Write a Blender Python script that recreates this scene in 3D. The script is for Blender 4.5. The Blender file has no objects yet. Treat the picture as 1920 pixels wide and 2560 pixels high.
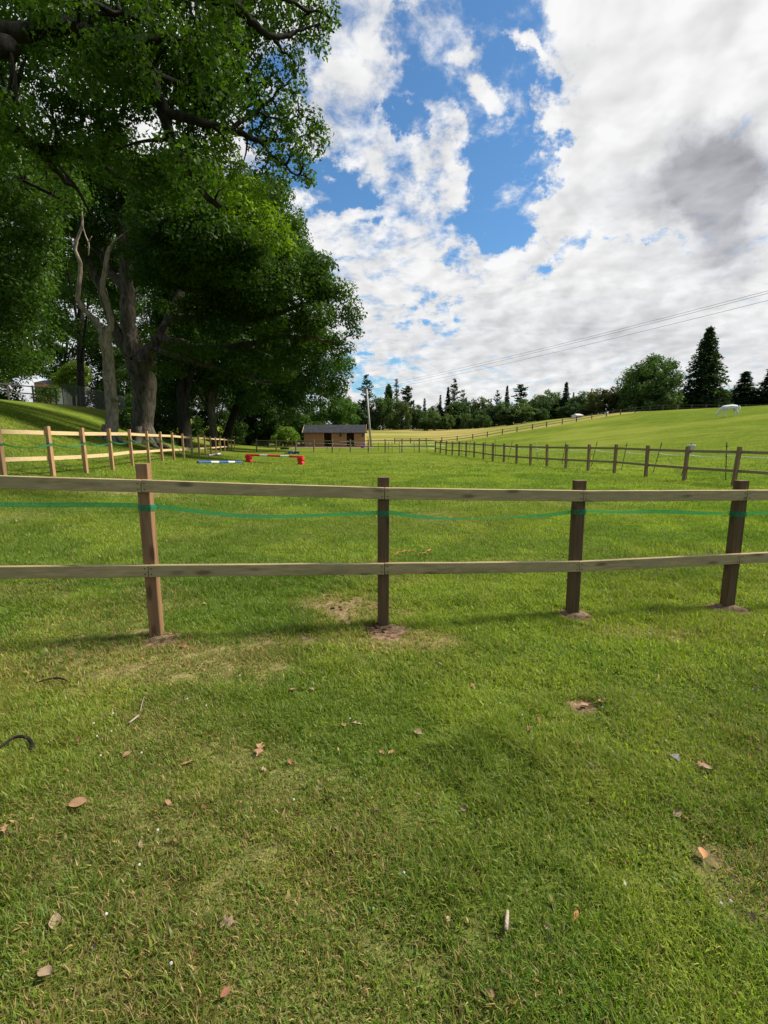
import bpy, bmesh, math, random
import numpy as np
from mathutils import Vector, Matrix

R = math.radians
S = bpy.context.scene
COL = S.collection
RNG = np.random.default_rng(7)
random.seed(7)

# ------------------------------------------------------------------ camera
F, PITCH, CAMH = 1200.0, R(9.04), 1.5
cam_d = bpy.data.cameras.new('camera'); cam = bpy.data.objects.new('camera', cam_d); COL.objects.link(cam)
cam.location = (0, 0, CAMH); cam.rotation_euler = (R(90) - PITCH, 0, 0)
cam_d.sensor_fit = 'VERTICAL'; cam_d.sensor_height = 24.0; cam_d.lens = F / 2560 * 24.0
cam_d.clip_start = 0.05; cam_d.clip_end = 4000
S.camera = cam

# ------------------------------------------------------------------ light
SUN_EL, SUN_AZ = 50.0, 12.0           # azimuth counted from +X towards +Y
SUN_DIR = Vector((math.cos(R(SUN_EL)) * math.cos(R(SUN_AZ)), math.cos(R(SUN_EL)) * math.sin(R(SUN_AZ)), math.sin(R(SUN_EL))))
sun_d = bpy.data.lights.new('sun', 'SUN'); sun = bpy.data.objects.new('sun', sun_d); COL.objects.link(sun)
sun_d.energy = 4.8; sun_d.angle = R(11.0); sun_d.color = (1.0, 0.94, 0.84)
sun.rotation_euler = SUN_DIR.to_track_quat('Z', 'Y').to_euler()
S.view_settings.view_transform = 'Standard'; S.view_settings.look = 'None'
S.view_settings.exposure = 0.80; S.view_settings.gamma = 1.0; S.view_settings.use_curve_mapping = False
S.cycles.max_bounces = 6; S.cycles.diffuse_bounces = 3; S.cycles.glossy_bounces = 2
S.cycles.transmission_bounces = 3; S.cycles.transparent_max_bounces = 8


class NT:
    """short-hand for building node trees"""
    def __init__(s, tree): s.t = tree; s.n = tree.nodes; s.l = tree.links; s.n.clear()
    def node(s, typ, ins=None, **kw):
        nd = s.n.new(typ)
        for k, v in kw.items(): setattr(nd, k, v)
        for k, v in (ins or {}).items(): s.put(nd.inputs[k], v)
        return nd
    def put(s, sock, v):
        if isinstance(v, bpy.types.NodeSocket): s.l.new(v, sock)
        elif isinstance(v, (tuple, list)) and sock.type == 'RGBA' and len(v) == 3: sock.default_value = (*v, 1)
        else: sock.default_value = v
    def m(s, op, a, b=None, c=None, clamp=False):
        nd = s.n.new('ShaderNodeMath'); nd.operation = op; nd.use_clamp = clamp
        for i, v in enumerate((a, b, c)):
            if v is not None: s.put(nd.inputs[i], v)
        return nd.outputs[0]
    def v(s, op, a, b=None, scale=None):
        nd = s.n.new('ShaderNodeVectorMath'); nd.operation = op
        s.put(nd.inputs[0], a)
        if b is not None: s.put(nd.inputs[1], b)
        if scale is not None: s.put(nd.inputs['Scale'], scale)
        return nd.outputs['Value'] if op in ('LENGTH', 'DOT_PRODUCT') else nd.outputs['Vector']
    def ss(s, x, lo, hi):
        nd = s.node('ShaderNodeMapRange', {0: x, 1: lo, 2: hi, 3: 0.0, 4: 1.0}, interpolation_type='SMOOTHSTEP')
        return nd.outputs[0]
    def noise(s, vec, scale, detail=4, rough=.55, dist=0.0):
        return s.node('ShaderNodeTexNoise', {'Vector': vec, 'Scale': scale, 'Detail': detail, 'Roughness': rough, 'Distortion': dist}).outputs[0]
    def mix(s, f, a, b, blend='MIX'):
        nd = s.node('ShaderNodeMix', data_type='RGBA', blend_type=blend)
        s.put(nd.inputs['Factor'], f); s.put(nd.inputs[6], a); s.put(nd.inputs[7], b)
        return nd.outputs[2]
    def xyz(s, x, y, z):
        return s.node('ShaderNodeCombineXYZ', {0: x, 1: y, 2: z}).outputs[0]


def px_uv(px, py):
    """a direction of the photograph as (x/y, z/y) with y = straight ahead"""
    xc, yc = (px - 960) / F, (1280 - py) / F
    dy = math.cos(PITCH) + yc * math.sin(PITCH); dz = -math.sin(PITCH) + yc * math.cos(PITCH)
    return xc / dy, dz / dy


def at(px, py, Y):
    u, v = px_uv(px, py)
    return Vector((u * Y, Y, CAMH + v * Y))


# ------------------------------------------------------------------ sky with broken cloud
world = bpy.data.worlds.new('World'); S.world = world; world.use_nodes = True
g = NT(world.node_tree)
SKY = 0.09
sky = g.node('ShaderNodeTexSky', sky_type='NISHITA', sun_disc=False)
sky.sun_elevation = R(SUN_EL); sky.sun_rotation = R(90 - SUN_AZ)
sky.air_density = 1.1; sky.dust_density = 0.4; sky.ozone_density = 1.6
d = g.node('ShaderNodeTexCoord').outputs['Generated']
sp = g.node('ShaderNodeSeparateXYZ', {0: d}).outputs
ysafe = g.m('MAXIMUM', sp[1], 0.12)
u = g.m('DIVIDE', sp[0], ysafe); vv = g.m('DIVIDE', sp[2], ysafe)
ahead = g.ss(sp[1], 0.1, 0.35)
zs = g.m('ADD', g.m('MAXIMUM', sp[2], 0.0), 0.26)
q = g.xyz(g.m('DIVIDE', sp[0], zs), g.m('DIVIDE', sp[1], zs), 0.37)
warp = g.node('ShaderNodeTexNoise', {'Vector': q, 'Scale': 2.2, 'Detail': 4}).outputs['Color']
qw = g.v('ADD', q, g.v('SCALE', g.v('SUBTRACT', warp, (.5, .5, .5)), scale=0.16))
n1 = g.noise(qw, 12.0, 9, .60)
n1s = g.noise(qw, 8.0, 3, .5)
n2 = g.noise(g.v('ADD', qw, (0.035, 0.012, 0.02)), 8.0, 3, .5)          # the same cloud a step towards the sun
n3 = g.noise(q, 1.6, 4, .5)
uvw = g.xyz(u, vv, 0.0)
jit = g.v('SCALE', g.v('SUBTRACT', g.node('ShaderNodeTexNoise', {'Vector': uvw, 'Scale': 6.5, 'Detail': 8, 'Roughness': .64}).outputs['Color'], (.5, .5, .5)), scale=0.30)
uvj = g.v('ADD', uvw, jit)


def blob(px, py, rx, ry, rot, amp, src):
    c = px_uv(px, py)
    dlt = g.v('SUBTRACT', src, (c[0], c[1], 0))
    rt = g.node('ShaderNodeVectorRotate', {'Vector': dlt, 'Angle': R(rot)}, rotation_type='Z_AXIS').outputs[0]
    k = F * math.cos(PITCH) * .97
    ln = g.v('LENGTH', g.v('MULTIPLY', g.v('MULTIPLY', rt, (k / rx, k / ry, 0)), (1, 1, 0)))
    return g.m('MULTIPLY', g.ss(ln, 1.5, 0.3), amp)


def total(lst, src):
    t = 0.0
    for b in lst: t = g.m('ADD', t, blob(*b, src))
    return t


# gaps of blue: px, py, rx, ry, rotation, strength
BLUE = [(930, 280, 330, 330, 0, .30), (1235, 60, 160, 150, 0, .95), (1075, 40, 60, 110, 20, .75), (1255, 250, 92, 170, 0, 1), (1180, 235, 110, 70, 0, .7), (1275, 420, 75, 130, 0, 1),
        (1255, 520, 120, 60, -15, 1), (1420, 610, 75, 22, -30, .8), (1540, 640, 45, 22, 0, .6), (1660, 628, 50, 16, 10, .6),
        (790, 430, 110, 45, 20, .9), (870, 440, 60, 40, 0, .6), (690, 170, 60, 90, 0, .7), (690, 320, 30, 60, 0, .6), (1090, 745, 70, 14, 15, .55), (1065, 800, 60, 20, 20, .6),
        (930, 570, 22, 26, 0, .45), (1010, 330, 60, 22, 40, .55), (900, 955, 110, 30, 8, .65), (1010, 190, 40, 60, 10, .35), (1130, 640, 40, 16, 0, .4)]
PUFF = [(1090, 90, 60, 80, 20, .30), (1420, 420, 70, 120, 0, .25), (1700, 200, 340, 330, 0, .30), (1500, 760, 600, 140, 0, .25), (1235, 210, 44, 34, 30, .62), (1175, 105, 45, 26, 0, .35), (1330, 115, 60, 22, 25, .7), (1270, 300, 55, 22, 0, .3), (1140, 420, 60, 90, 0, .4)]
GREY = [(1800, 420, 120, 90, 0, .6), (1805, 500, 110, 125, 18, .95), (1640, 490, 130, 55, 15, .5), (1700, 690, 150, 50, 10, .12), (1450, 800, 320, 50, 6, .2), (1000, 830, 220, 40, 0, .12), (1650, 880, 420, 50, 3, .17),
        (1250, 900, 300, 40, 0, .15), (1500, 540, 90, 40, 20, .2)]
bias = g.m('ADD', 0.27, g.m('MULTIPLY', g.m('SUBTRACT', total(PUFF, uvj), g.m('MINIMUM', total(BLUE, uvj), 1.0)), 0.47))
bias = g.m('ADD', g.m('MULTIPLY', ahead, bias), g.m('MULTIPLY', g.m('SUBTRACT', 1.0, ahead), 0.03))
dens = g.m('ADD', g.m('ADD', g.m('MULTIPLY', g.m('SUBTRACT', n1, .5), 1.25), g.m('MULTIPLY', g.m('SUBTRACT', n3, .5), .55)), g.m('ADD', bias, .5))
mask = g.ss(dens, 0.37, 0.77)
shade = g.m('MULTIPLY', g.m('ADD', g.m('MULTIPLY', g.m('SUBTRACT', n1s, n2), .42), g.m('MULTIPLY', g.m('SUBTRACT', n1, n1s), .09)), 1.0)
grey = g.m('MULTIPLY', ahead, total(GREY, g.v('ADD', uvw, g.v('SCALE', jit, scale=.7))))
low = g.m('MULTIPLY', g.ss(sp[2], 0.42, 0.05), 0.10)
thick = g.m('MULTIPLY', g.ss(n3, .45, .72), 0.07)
dark = g.m('MINIMUM', g.m('ADD', g.m('ADD', grey, low), thick), 1.05)
lum = g.m('SUBTRACT', g.m('ADD', 0.505, shade), g.m('MULTIPLY', g.m('MULTIPLY', dark, g.m('ADD', .55, g.m('MULTIPLY', n1s, .8))), 0.235))
lum = g.m('MINIMUM', g.m('MAXIMUM', lum, 0.15), 0.55)
tone = g.mix(g.m('MULTIPLY', dark, 1.1, clamp=True), (1.0, 1.0, 1.0), (0.93, 0.95, 1.02))
cloud = g.v('SCALE', tone, scale=g.m('DIVIDE', lum, SKY))
blue = g.mix(1.0, sky.outputs[0], (0.47, 0.73, 0.90), 'MULTIPLY')
colr = g.mix(mask, blue, cloud)
bg = g.node('ShaderNodeBackground', {'Color': colr, 'Strength': SKY})
g.node('ShaderNodeOutputWorld', {'Surface': bg.outputs[0]})


# ------------------------------------------------------------------ helpers
def tag(o, label=None, cat=None, group=None, kind=None):
    if label: o['label'] = label
    if cat: o['category'] = cat
    if group: o['group'] = group
    if kind: o['kind'] = kind
    return o


def thing(name, label, cat, loc, group=None):
    o = bpy.data.objects.new(name, None); COL.objects.link(o); o.location = loc
    o.empty_display_size = .2
    return tag(o, label, cat, group)


def mesh(name, V, Fs, mat, parent=None, origin=None, tint=None, smooth=False):
    """V: (n,3) world points; Fs: list of (m,k) index arrays or a list of tuples"""
    V = np.asarray(V, dtype=np.float64).reshape(-1, 3)
    org = np.array(parent.location if parent is not None and origin is None else (origin if origin is not None else (0, 0, 0)), dtype=np.float64)
    me = bpy.data.meshes.new(name)
    if isinstance(Fs, list) and Fs and isinstance(Fs[0], np.ndarray):
        me.vertices.add(len(V)); me.vertices.foreach_set('co', (V - org).astype(np.float32).ravel())
        tot = np.concatenate([np.full(len(f), f.shape[1], dtype=np.int32) for f in Fs])
        idx = np.concatenate([f.astype(np.int32).ravel() for f in Fs])
        me.loops.add(len(idx)); me.loops.foreach_set('vertex_index', idx)
        me.polygons.add(len(tot))
        me.polygons.foreach_set('loop_start', np.concatenate([[0], np.cumsum(tot)[:-1]]).astype(np.int32))
        try: me.polygons.foreach_set('loop_total', tot)
        except Exception: pass
        me.update(calc_edges=True)
    else:
        me.from_pydata([tuple(p) for p in (V - org)], [], [tuple(f) for f in Fs]); me.update()
    if tint is not None:
        a = me.attributes.new('tint', 'FLOAT_COLOR', 'POINT')
        c = np.ones((len(V), 4), dtype=np.float32); c[:, :3] = tint; a.data.foreach_set('color', c.ravel())
    if smooth: me.polygons.foreach_set('use_smooth', np.ones(len(me.polygons), dtype=bool))
    if mat is not None: me.materials.append(mat)
    o = bpy.data.objects.new(name, me); COL.objects.link(o)
    if parent is not None: o.parent = parent
    else: o.location = org
    return o


class MB:
    """collects simple solids into one mesh"""
    def __init__(s): s.V = []; s.F = []
    def add(s, V, Fc):
        k = len(s.V); s.V += [tuple(p) for p in V]; s.F += [tuple(i + k for i in f) for f in Fc]; return s
    def box(s, c, size, rotz=0.0):
        cx, cy, cz = c; a, b, h = (x / 2 for x in size); co, si = math.cos(rotz), math.sin(rotz)
        P = [(x * a, y * b, z * h) for z in (-1, 1) for x, y in ((-1, -1), (1, -1), (1, 1), (-1, 1))]
        P = [(cx + x * co - y * si, cy + x * si + y * co, cz + z) for x, y, z in P]
        return s.add(P, [(0, 3, 2, 1), (4, 5, 6, 7), (0, 1, 5, 4), (1, 2, 6, 5), (2, 3, 7, 6), (3, 0, 4, 7)])
    def beam(s, p0, p1, w, h, up=(0, 0, 1), ch=0.004, n=1, jit=0.0, taper=1.0):
        p0, p1 = Vector(p0), Vector(p1); ax = (p1 - p0).normalized()
        sd = ax.cross(Vector(up)).normalized(); uu = sd.cross(ax).normalized()
        a, b = w / 2, h / 2
        ring = [(-a + ch, -b), (a - ch, -b), (a, -b + ch), (a, b - ch), (a - ch, b), (-a + ch, b), (-a, b - ch), (-a, -b + ch)]
        P = []
        for i in range(n + 1):
            t = i / n; k = 1 + (taper - 1) * t
            o = p0.lerp(p1, t) + sd * random.uniform(-jit, jit) + uu * random.uniform(-jit, jit)
            P += [o + sd * x * k + uu * y * k for x, y in ring]
        Fc = [tuple(range(7, -1, -1)), tuple(n * 8 + i for i in range(8))]
        for i in range(n):
            for j in range(8):
                Fc.append((i * 8 + j, i * 8 + (j + 1) % 8, i * 8 + 8 + (j + 1) % 8, i * 8 + 8 + j))
        return s.add(P, Fc)
    def tube(s, pts, rad, seg=8, cap=True):
        V, Fc = tube_geo(pts, rad, seg, cap); return s.add(V, Fc)
    def lathe(s, prof, c, seg=20):
        P = []; n = len(prof)
        for r, z in prof:
            for j in range(seg):
                a = 2 * math.pi * j / seg; P.append((c[0] + r * math.cos(a), c[1] + r * math.sin(a), c[2] + z))
        Fc = []
        for i in range(n - 1):
            for j in range(seg):
                Fc.append((i * seg + j, i * seg + (j + 1) % seg, i * seg + seg + (j + 1) % seg, i * seg + seg + j))
        return s.add(P, Fc)
    def build(s, name, mat, parent=None, origin=None, smooth=False):
        return mesh(name, np.array(s.V), s.F, mat, parent, origin, None, smooth)


def tube_geo(pts, rad, seg=8, cap=True, rough=0.0):
    pts = [Vector(p) for p in pts]; n = len(pts)
    if not hasattr(rad, '__len__'): rad = [rad] * n
    V = []; Fc = []; ref = Vector((0, 0, 1)); last = None
    for i, p in enumerate(pts):
        t = (pts[min(i + 1, n - 1)] - pts[max(i - 1, 0)]).normalized()
        if last is None:
            a = t.cross(ref if abs(t.z) < .9 else Vector((1, 0, 0))).normalized()
        else:
            a = (last - t * last.dot(t)).normalized()
        last = a; b = t.cross(a)
        for j in range(seg):
            an = 2 * math.pi * j / seg; r = rad[i] * (1 + (random.uniform(-rough, rough) if rough else 0))
            V.append(p + a * (math.cos(an) * r) + b * (math.sin(an) * r))
    for i in range(n - 1):
        for j in range(seg):
            Fc.append((i * seg + j, i * seg + (j + 1) % seg, (i + 1) * seg + (j + 1) % seg, (i + 1) * seg + j))
    if cap:
        Fc.append(tuple(range(seg - 1, -1, -1))); Fc.append(tuple((n - 1) * seg + j for j in range(seg)))
    return V, Fc


def curve(pts, n=4):
    """Catmull-Rom through points"""
    P = [Vector(p) for p in pts]; out = []
    for i in range(len(P) - 1):
        a, b, c, e = P[max(i - 1, 0)], P[i], P[i + 1], P[min(i + 2, len(P) - 1)]
        for k in range(n):
            t = k / n
            out.append(.5 * ((2 * b) + (c - a) * t + (2 * a - 5 * b + 4 * c - e) * t * t + (3 * b - a - 3 * c + e) * t ** 3))
    out.append(P[-1]); return out


def lerp_list(r, n):
    r = np.asarray(r, float); return list(np.interp(np.linspace(0, len(r) - 1, n), np.arange(len(r)), r))


_T = np.random.default_rng(3).random((256, 256))
def vnoise(x, y, s=1.0, o=0):
    x = np.asarray(x, float) * s + 37.3 + o * 17.7; y = np.asarray(y, float) * s + 91.1 + o * 5.3
    xi, yi = np.floor(x).astype(int), np.floor(y).astype(int); fx, fy = x - xi, y - yi
    fx, fy = fx * fx * (3 - 2 * fx), fy * fy * (3 - 2 * fy)
    T = lambda a, b: _T[a & 255, b & 255]
    return (T(xi, yi) * (1 - fx) + T(xi + 1, yi) * fx) * (1 - fy) + (T(xi, yi + 1) * (1 - fx) + T(xi + 1, yi + 1) * fx) * fy
def fbm(x, y, s=1.0, o=0, n=4):
    t = 0; a = .5; w = 0
    for i in range(n): t = t + a * vnoise(x, y, s * 2 ** i, o + i); w += a; a *= .55
    return t / w
def sst(x, a, b):
    t = np.clip((np.asarray(x, float) - a) / (b - a), 0, 1); return t * t * (3 - 2 * t)


# ------------------------------------------------------------------ terrain height
_gu = np.linspace(-10, 80, 901)
_gz = np.interp(_gu, [-10, 3, 6.5, 8, 9.5, 11, 14, 17, 20, 24, 28, 40, 80], [0, 0, .30, .48, .82, 1.25, 2.2, 3.1, 3.8, 4.2, 4.35, 4.5, 5.2])
_k = np.exp(-np.linspace(-2, 2, 31) ** 2); _k /= _k.sum()
_gz = np.convolve(np.pad(_gz, 15, mode='edge'), _k, 'valid')
def ground(x, y):
    x = np.asarray(x, float); y = np.asarray(y, float)
    shift = np.interp(y, [0, 13, 20, 28, 38, 48, 60, 400], [0, 0, 1.3, 4.2, 7.6, 10.6, 12, 16])
    z = np.interp(-x - shift, _gu, _gz) * (1 - .35 * sst(y, 60, 160))
    z = z + 1.0 * sst(-x - shift, 10, 15) * (1 - .65 * sst(-x - shift, 15, 22)) * sst(y, 30, 45)
    hill = 7.6 * sst(x, 8, 68) * (.78 + .22 * sst(y, 45, 135)) * sst(y, -60, 20)
    z = z + hill - .3 * sst(y, 75, 112) * (1 - sst(x, 0, 30))
    z = z + 4.5 * sst(y, 112, 205) * (1 - sst(x, 5, 50))
    far = sst(np.hypot(x, y), 260, 420) * 3.0
    d2 = np.hypot(x, y)
    z = z + far + (fbm(x, y, .9, 3, 3) - .5) * .035 * (1 - sst(d2, 12, 30)) + (fbm(x, y, .09, 9, 2) - .5) * .25 * sst(d2, 18, 60) + (fbm(x, y, 4.2, 13, 2) - .5) * .035 * (1 - sst(d2, 5, 13))
    return z
def gz(x, y): return float(ground(x, y))
def hit(px, py, lift=0.0):
    """the point of the ground seen at a pixel of the photograph"""
    u_, v_ = px_uv(px, py); lo = .5
    while lo < 400:
        hi = lo * 1.01 + .02
        if CAMH + v_ * hi <= gz(u_ * hi, hi):
            for _ in range(30):
                md = (lo + hi) / 2
                if CAMH + v_ * md <= gz(u_ * md, md): hi = md
                else: lo = md
            return Vector((u_ * hi, hi, gz(u_ * hi, hi) + lift))
        lo = hi
    return Vector((u_ * 200, 200, gz(u_ * 200, 200) + lift))

# ------------------------------------------------------------------ materials
def newmat(name):
    m = bpy.data.materials.new(name); m.use_nodes = True
    return m, NT(m.node_tree)


def finish(n, col, rough=.8, bump=None, bump_s=.3, bump_d=.02, spec=.3, metal=0.0, normal=None):
    b = n.node('ShaderNodeBsdfPrincipled', {'Base Color': col, 'Roughness': rough, 'Specular IOR Level': spec, 'Metallic': metal})
    if bump is not None:
        n.put(b.inputs['Normal'], n.node('ShaderNodeBump', {'Height': bump, 'Strength': bump_s, 'Distance': bump_d}).outputs[0])
    n.node('ShaderNodeOutputMaterial', {'Surface': b.outputs[0]})
    return b


def wood(name, c1, c2, axis='z', knots=True, scale=1.0, green=None, rough=.78):
    """sawn timber with grain along one axis, knots and stains"""
    m, n = newmat(name)
    p = n.node('ShaderNodeTexCoord').outputs['Object']
    rnd = n.node('ShaderNodeObjectInfo').outputs['Random']
    p = n.v('ADD', p, n.xyz(n.m('MULTIPLY', rnd, 13.0), n.m('MULTIPLY', rnd, 7.0), n.m('MULTIPLY', rnd, 29.0)))
    st = {'z': (55, 55, 2.2), 'x': (2.2, 45, 55), 'y': (45, 2.2, 55)}[axis]
    grain = n.noise(n.v('MULTIPLY', p, tuple(x * scale for x in st)), 1.0, 6, .65)
    blot = n.noise(p, 3.2, 4, .6)
    st2 = {'z': (9, 9, 1.2), 'x': (1.2, 9, 9), 'y': (9, 1.2, 9)}[axis]
    stain = n.noise(n.v('MULTIPLY', p, st2), 1.0, 5, .65)
    col = n.mix(n.ss(grain, .3, .72), c1, c2)
    col = n.mix(n.m('MULTIPLY', n.ss(stain, .56, .72), .55), col, tuple(x * .45 for x in c1))
    if green: col = n.mix(n.m('MULTIPLY', n.ss(blot, .42, .66), .6), col, green)
    h = grain
    if knots:
        st3 = {'z': (11, 11, 3.2), 'x': (3.2, 11, 11), 'y': (11, 3.2, 11)}[axis]
        vo = n.node('ShaderNodeTexVoronoi', {'Vector': n.v('MULTIPLY', p, st3), 'Scale': 1.0, 'Randomness': 1.0}).outputs['Distance']
        k = n.ss(n.m('ADD', vo, n.m('MULTIPLY', grain, .12)), .36, .15)
        col = n.mix(n.m('MULTIPLY', k, .75), col, tuple(x * .3 for x in c1))
    finish(n, col, rough, h, .5, .004)
    return m


def plain(name, c, rough=.5, var=.12, scale=6.0, spec=.4, metal=0.0, bump=.1):
    m, n = newmat(name)
    p = n.node('ShaderNodeTexCoord').outputs['Object']
    f = n.noise(p, scale, 5, .6)
    col = n.mix(n.ss(f, .35, .7), tuple(x * (1 - var) for x in c), tuple(min(1, x * (1 + var)) for x in c))
    finish(n, col, rough, n.noise(p, scale * 6, 3), bump, .003, spec, metal)
    return m


def bark(name, c1, c2, moss, scale=1.0):
    m, n = newmat(name)
    p = n.node('ShaderNodeTexCoord').outputs['Object']
    w = n.node('ShaderNodeTexNoise', {'Vector': p, 'Scale': 3.0, 'Detail': 3}).outputs['Color']
    ps = n.v('ADD', n.v('MULTIPLY', p, (7 * scale, 7 * scale, 1.6 * scale)), n.v('SCALE', w, scale=.8))
    r = n.noise(ps, 1.0, 7, .68)
    col = n.mix(n.ss(r, .36, .64), c1, c2)
    col = n.mix(n.m('MULTIPLY', n.ss(n.noise(p, 1.3, 4, .6), .5, .68), .7), col, moss)
    finish(n, col, .92, r, .9, .05, .1)
    return m


def leaf_mat(name, trans=.38, gloss=.05, tcol=(1.45, 1.6, .5)):
    """tint attribute x object colour; light passes through the leaf"""
    m, n = newmat(name)
    t = n.node('ShaderNodeAttribute', attribute_name='tint').outputs['Color']
    oc = n.node('ShaderNodeObjectInfo').outputs['Color']
    col = n.mix(1.0, t, oc, 'MULTIPLY')
    tr = n.mix(1.0, col, tcol, 'MULTIPLY')
    df = n.node('ShaderNodeBsdfDiffuse', {'Color': col}).outputs[0]
    tl = n.node('ShaderNodeBsdfTranslucent', {'Color': tr}).outputs[0]
    gl = n.node('ShaderNodeBsdfGlossy', {'Color': (1, 1, 1), 'Roughness': .45}).outputs[0]
    a = n.node('ShaderNodeMixShader', {0: trans, 1: df, 2: tl}).outputs[0]
    b = n.node('ShaderNodeMixShader', {0: gloss, 1: a, 2: gl}).outputs[0]
    n.node('ShaderNodeOutputMaterial', {'Surface': b})
    return m


M = {}
M['post_new'] = wood('post_new', (.19, .098, .045), (.28, .158, .08), 'z', True)
M['post_dark'] = wood('post_dark', (.072, .042, .019), (.135, .082, .038), 'z', True)
M['post_mid'] = wood('post_mid', (.17, .105, .055), (.25, .165, .09), 'z', False)
M['post_bright'] = wood('post_bright', (.30, .165, .075), (.40, .24, .12), 'z', False)
M['rail_green'] = wood('rail_green', (.29, .205, .098), (.43, .325, .17), 'x', True, green=(.27, .225, .11))
M['rail_pale'] = wood('rail_pale', (.46, .33, .16), (.58, .44, .24), 'y', False)
M['rail_mid'] = wood('rail_mid', (.20, .15, .085), (.29, .22, .125), 'y', False)
M['grey_wood'] = wood('grey_wood', (.10, .09, .075), (.19, .175, .15), 'z', False)
M['dark_wood'] = wood('dark_wood', (.055, .045, .035), (.10, .085, .07), 'z', False)
M['pole_wood'] = wood('pole_wood', (.30, .28, .24), (.42, .39, .34), 'z', False)
M['stable_wood'] = wood('stable_wood', (.37, .21, .09), (.49, .30, .135), 'z', False)
M['felt'] = plain('felt', (.026, .028, .033), .9, .35, 3.0, .2)
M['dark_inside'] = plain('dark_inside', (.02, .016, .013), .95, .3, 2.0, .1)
M['red'] = plain('red', (.60, .028, .020), .45, .22, 5)
M['white'] = plain('white', (.62, .62, .60), .45, .05, 5)
M['blue'] = plain('blue', (.025, .085, .36), .45, .22, 5)
M['navy'] = plain('navy', (.012, .03, .13), .45, .1, 4)
M['purple'] = plain('purple', (.26, .08, .55), .45, .1, 4)
M['pink'] = plain('pink', (.55, .25, .42), .5, .1, 4)
M['black'] = plain('black', (.016, .017, .018), .5, .2, 5)
M['greyblue'] = plain('greyblue', (.12, .17, .24), .5, .1, 5)
M['metal'] = plain('metal', (.25, .26, .26), .5, .2, 5, .5, .6)
M['cable'] = plain('cable', (.17, .175, .19), .5, .1, 5)
M['wire'] = plain('wire', (.06, .06, .065), .5, .1, 5)
M['cord'] = plain('cord', (.78, .78, .72), .6, .05, 5)
M['string'] = plain('string', (.50, .16, .06), .6, .1, 9)
M['brick'] = plain('brick', (.42, .20, .14), .9, .25, 9.0, .1)
M['render'] = plain('render', (.55, .50, .44), .9, .1, 2.0, .1)
M['slate'] = plain('slate', (.12, .12, .13), .8, .2, 4.0, .2)
M['glass'] = plain('glass', (.03, .035, .04), .12, .1, 2.0, .5)
M['bark_oak'] = bark('bark_oak', (.035, .029, .022), (.115, .095, .072), (.050, .056, .026))
M['bark_dark'] = bark('bark_dark', (.010, .009, .007), (.032, .027, .021), (.017, .022, .010))
M['bark_pale'] = bark('bark_pale', (.17, .13, .095), (.36, .29, .22), (.16, .15, .09), 1.6)
M['leaf'] = leaf_mat('leaf', .38, .008)
M['leaf_far'] = leaf_mat('leaf_far', .28, .01)
M['grass'] = leaf_mat('grass', .42, .010, (1.25, 1.55, .5))
M['horse'] = None

m, n = newmat('tape'); M['tape'] = m
p = n.node('ShaderNodeTexCoord').outputs['Object']
wv = n.noise(p, 60, 4, .6)
b = n.node('ShaderNodeBsdfPrincipled', {'Base Color': n.mix(n.ss(wv, .35, .65), (.03, .22, .10), (.06, .36, .20)), 'Roughness': .42})
tl = n.node('ShaderNodeBsdfTranslucent', {'Color': (.03, .28, .11, 1)})
tp = n.node('ShaderNodeBsdfTransparent', {'Color': (.55, .95, .75, 1)})
s1 = n.node('ShaderNodeMixShader', {0: .4, 1: b.outputs[0], 2: tl.outputs[0]})
s2 = n.node('ShaderNodeMixShader', {0: .38, 1: s1.outputs[0], 2: tp.outputs[0]})
n.node('ShaderNodeOutputMaterial', {'Surface': s2.outputs[0]})

m, n = newmat('netting'); M['netting'] = m                     # dark wire netting: fine holes
p = n.node('ShaderNodeTexCoord').outputs['Object']
sx = n.node('ShaderNodeSeparateXYZ', {0: p}).outputs
def lines(c): return n.m('LESS_THAN', n.m('ABSOLUTE', n.m('SUBTRACT', n.m('FRACT', n.m('MULTIPLY', c, 14.0)), .5)), .16)
hole = n.m('MAXIMUM', lines(n.m('ADD', sx[0], n.m('MULTIPLY', sx[1], .8))), lines(sx[2]))
b = n.node('ShaderNodeBsdfPrincipled', {'Base Color': (.045, .055, .05, 1), 'Roughness': .6})
tp = n.node('ShaderNodeBsdfTransparent')
n.node('ShaderNodeOutputMaterial', {'Surface': n.node('ShaderNodeMixShader', {0: hole, 1: tp.outputs[0], 2: b.outputs[0]}).outputs[0]})

m, n = newmat('soil'); M['soil'] = m
p = n.node('ShaderNodeTexCoord').outputs['Object']
f = n.noise(p, 14, 7, .65); f2 = n.noise(p, 70, 4, .6)
col = n.mix(n.ss(f, .38, .64), (.10, .064, .038), (.25, .17, .108))
finish(n, n.mix(n.m('MULTIPLY', n.ss(f2, .5, .7), .5), col, (.12, .08, .05)), .95, n.m('ADD', f, n.m('MULTIPLY', f2, .4)), 1.0, .02, .1)
m, n = newmat('clod'); M['clod'] = m
p = n.node('ShaderNodeTexCoord').outputs['Object']
f = n.noise(p, 30, 6, .65)
finish(n, n.mix(n.ss(f, .35, .65), (.045, .028, .017), (.13, .08, .047)), .95, f, 1.0, .02, .1)

m, n = newmat('dead_leaf'); M['dead_leaf'] = m
p = n.node('ShaderNodeTexCoord').outputs['Object']; oc = n.node('ShaderNodeObjectInfo').outputs['Color']
f = n.noise(p, 40, 5, .6)
finish(n, n.mix(1.0, n.mix(n.ss(f, .3, .7), (.6, .6, .6), (1, 1, 1)), oc, 'MULTIPLY'), .7, f, .5, .004, .25)

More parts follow.
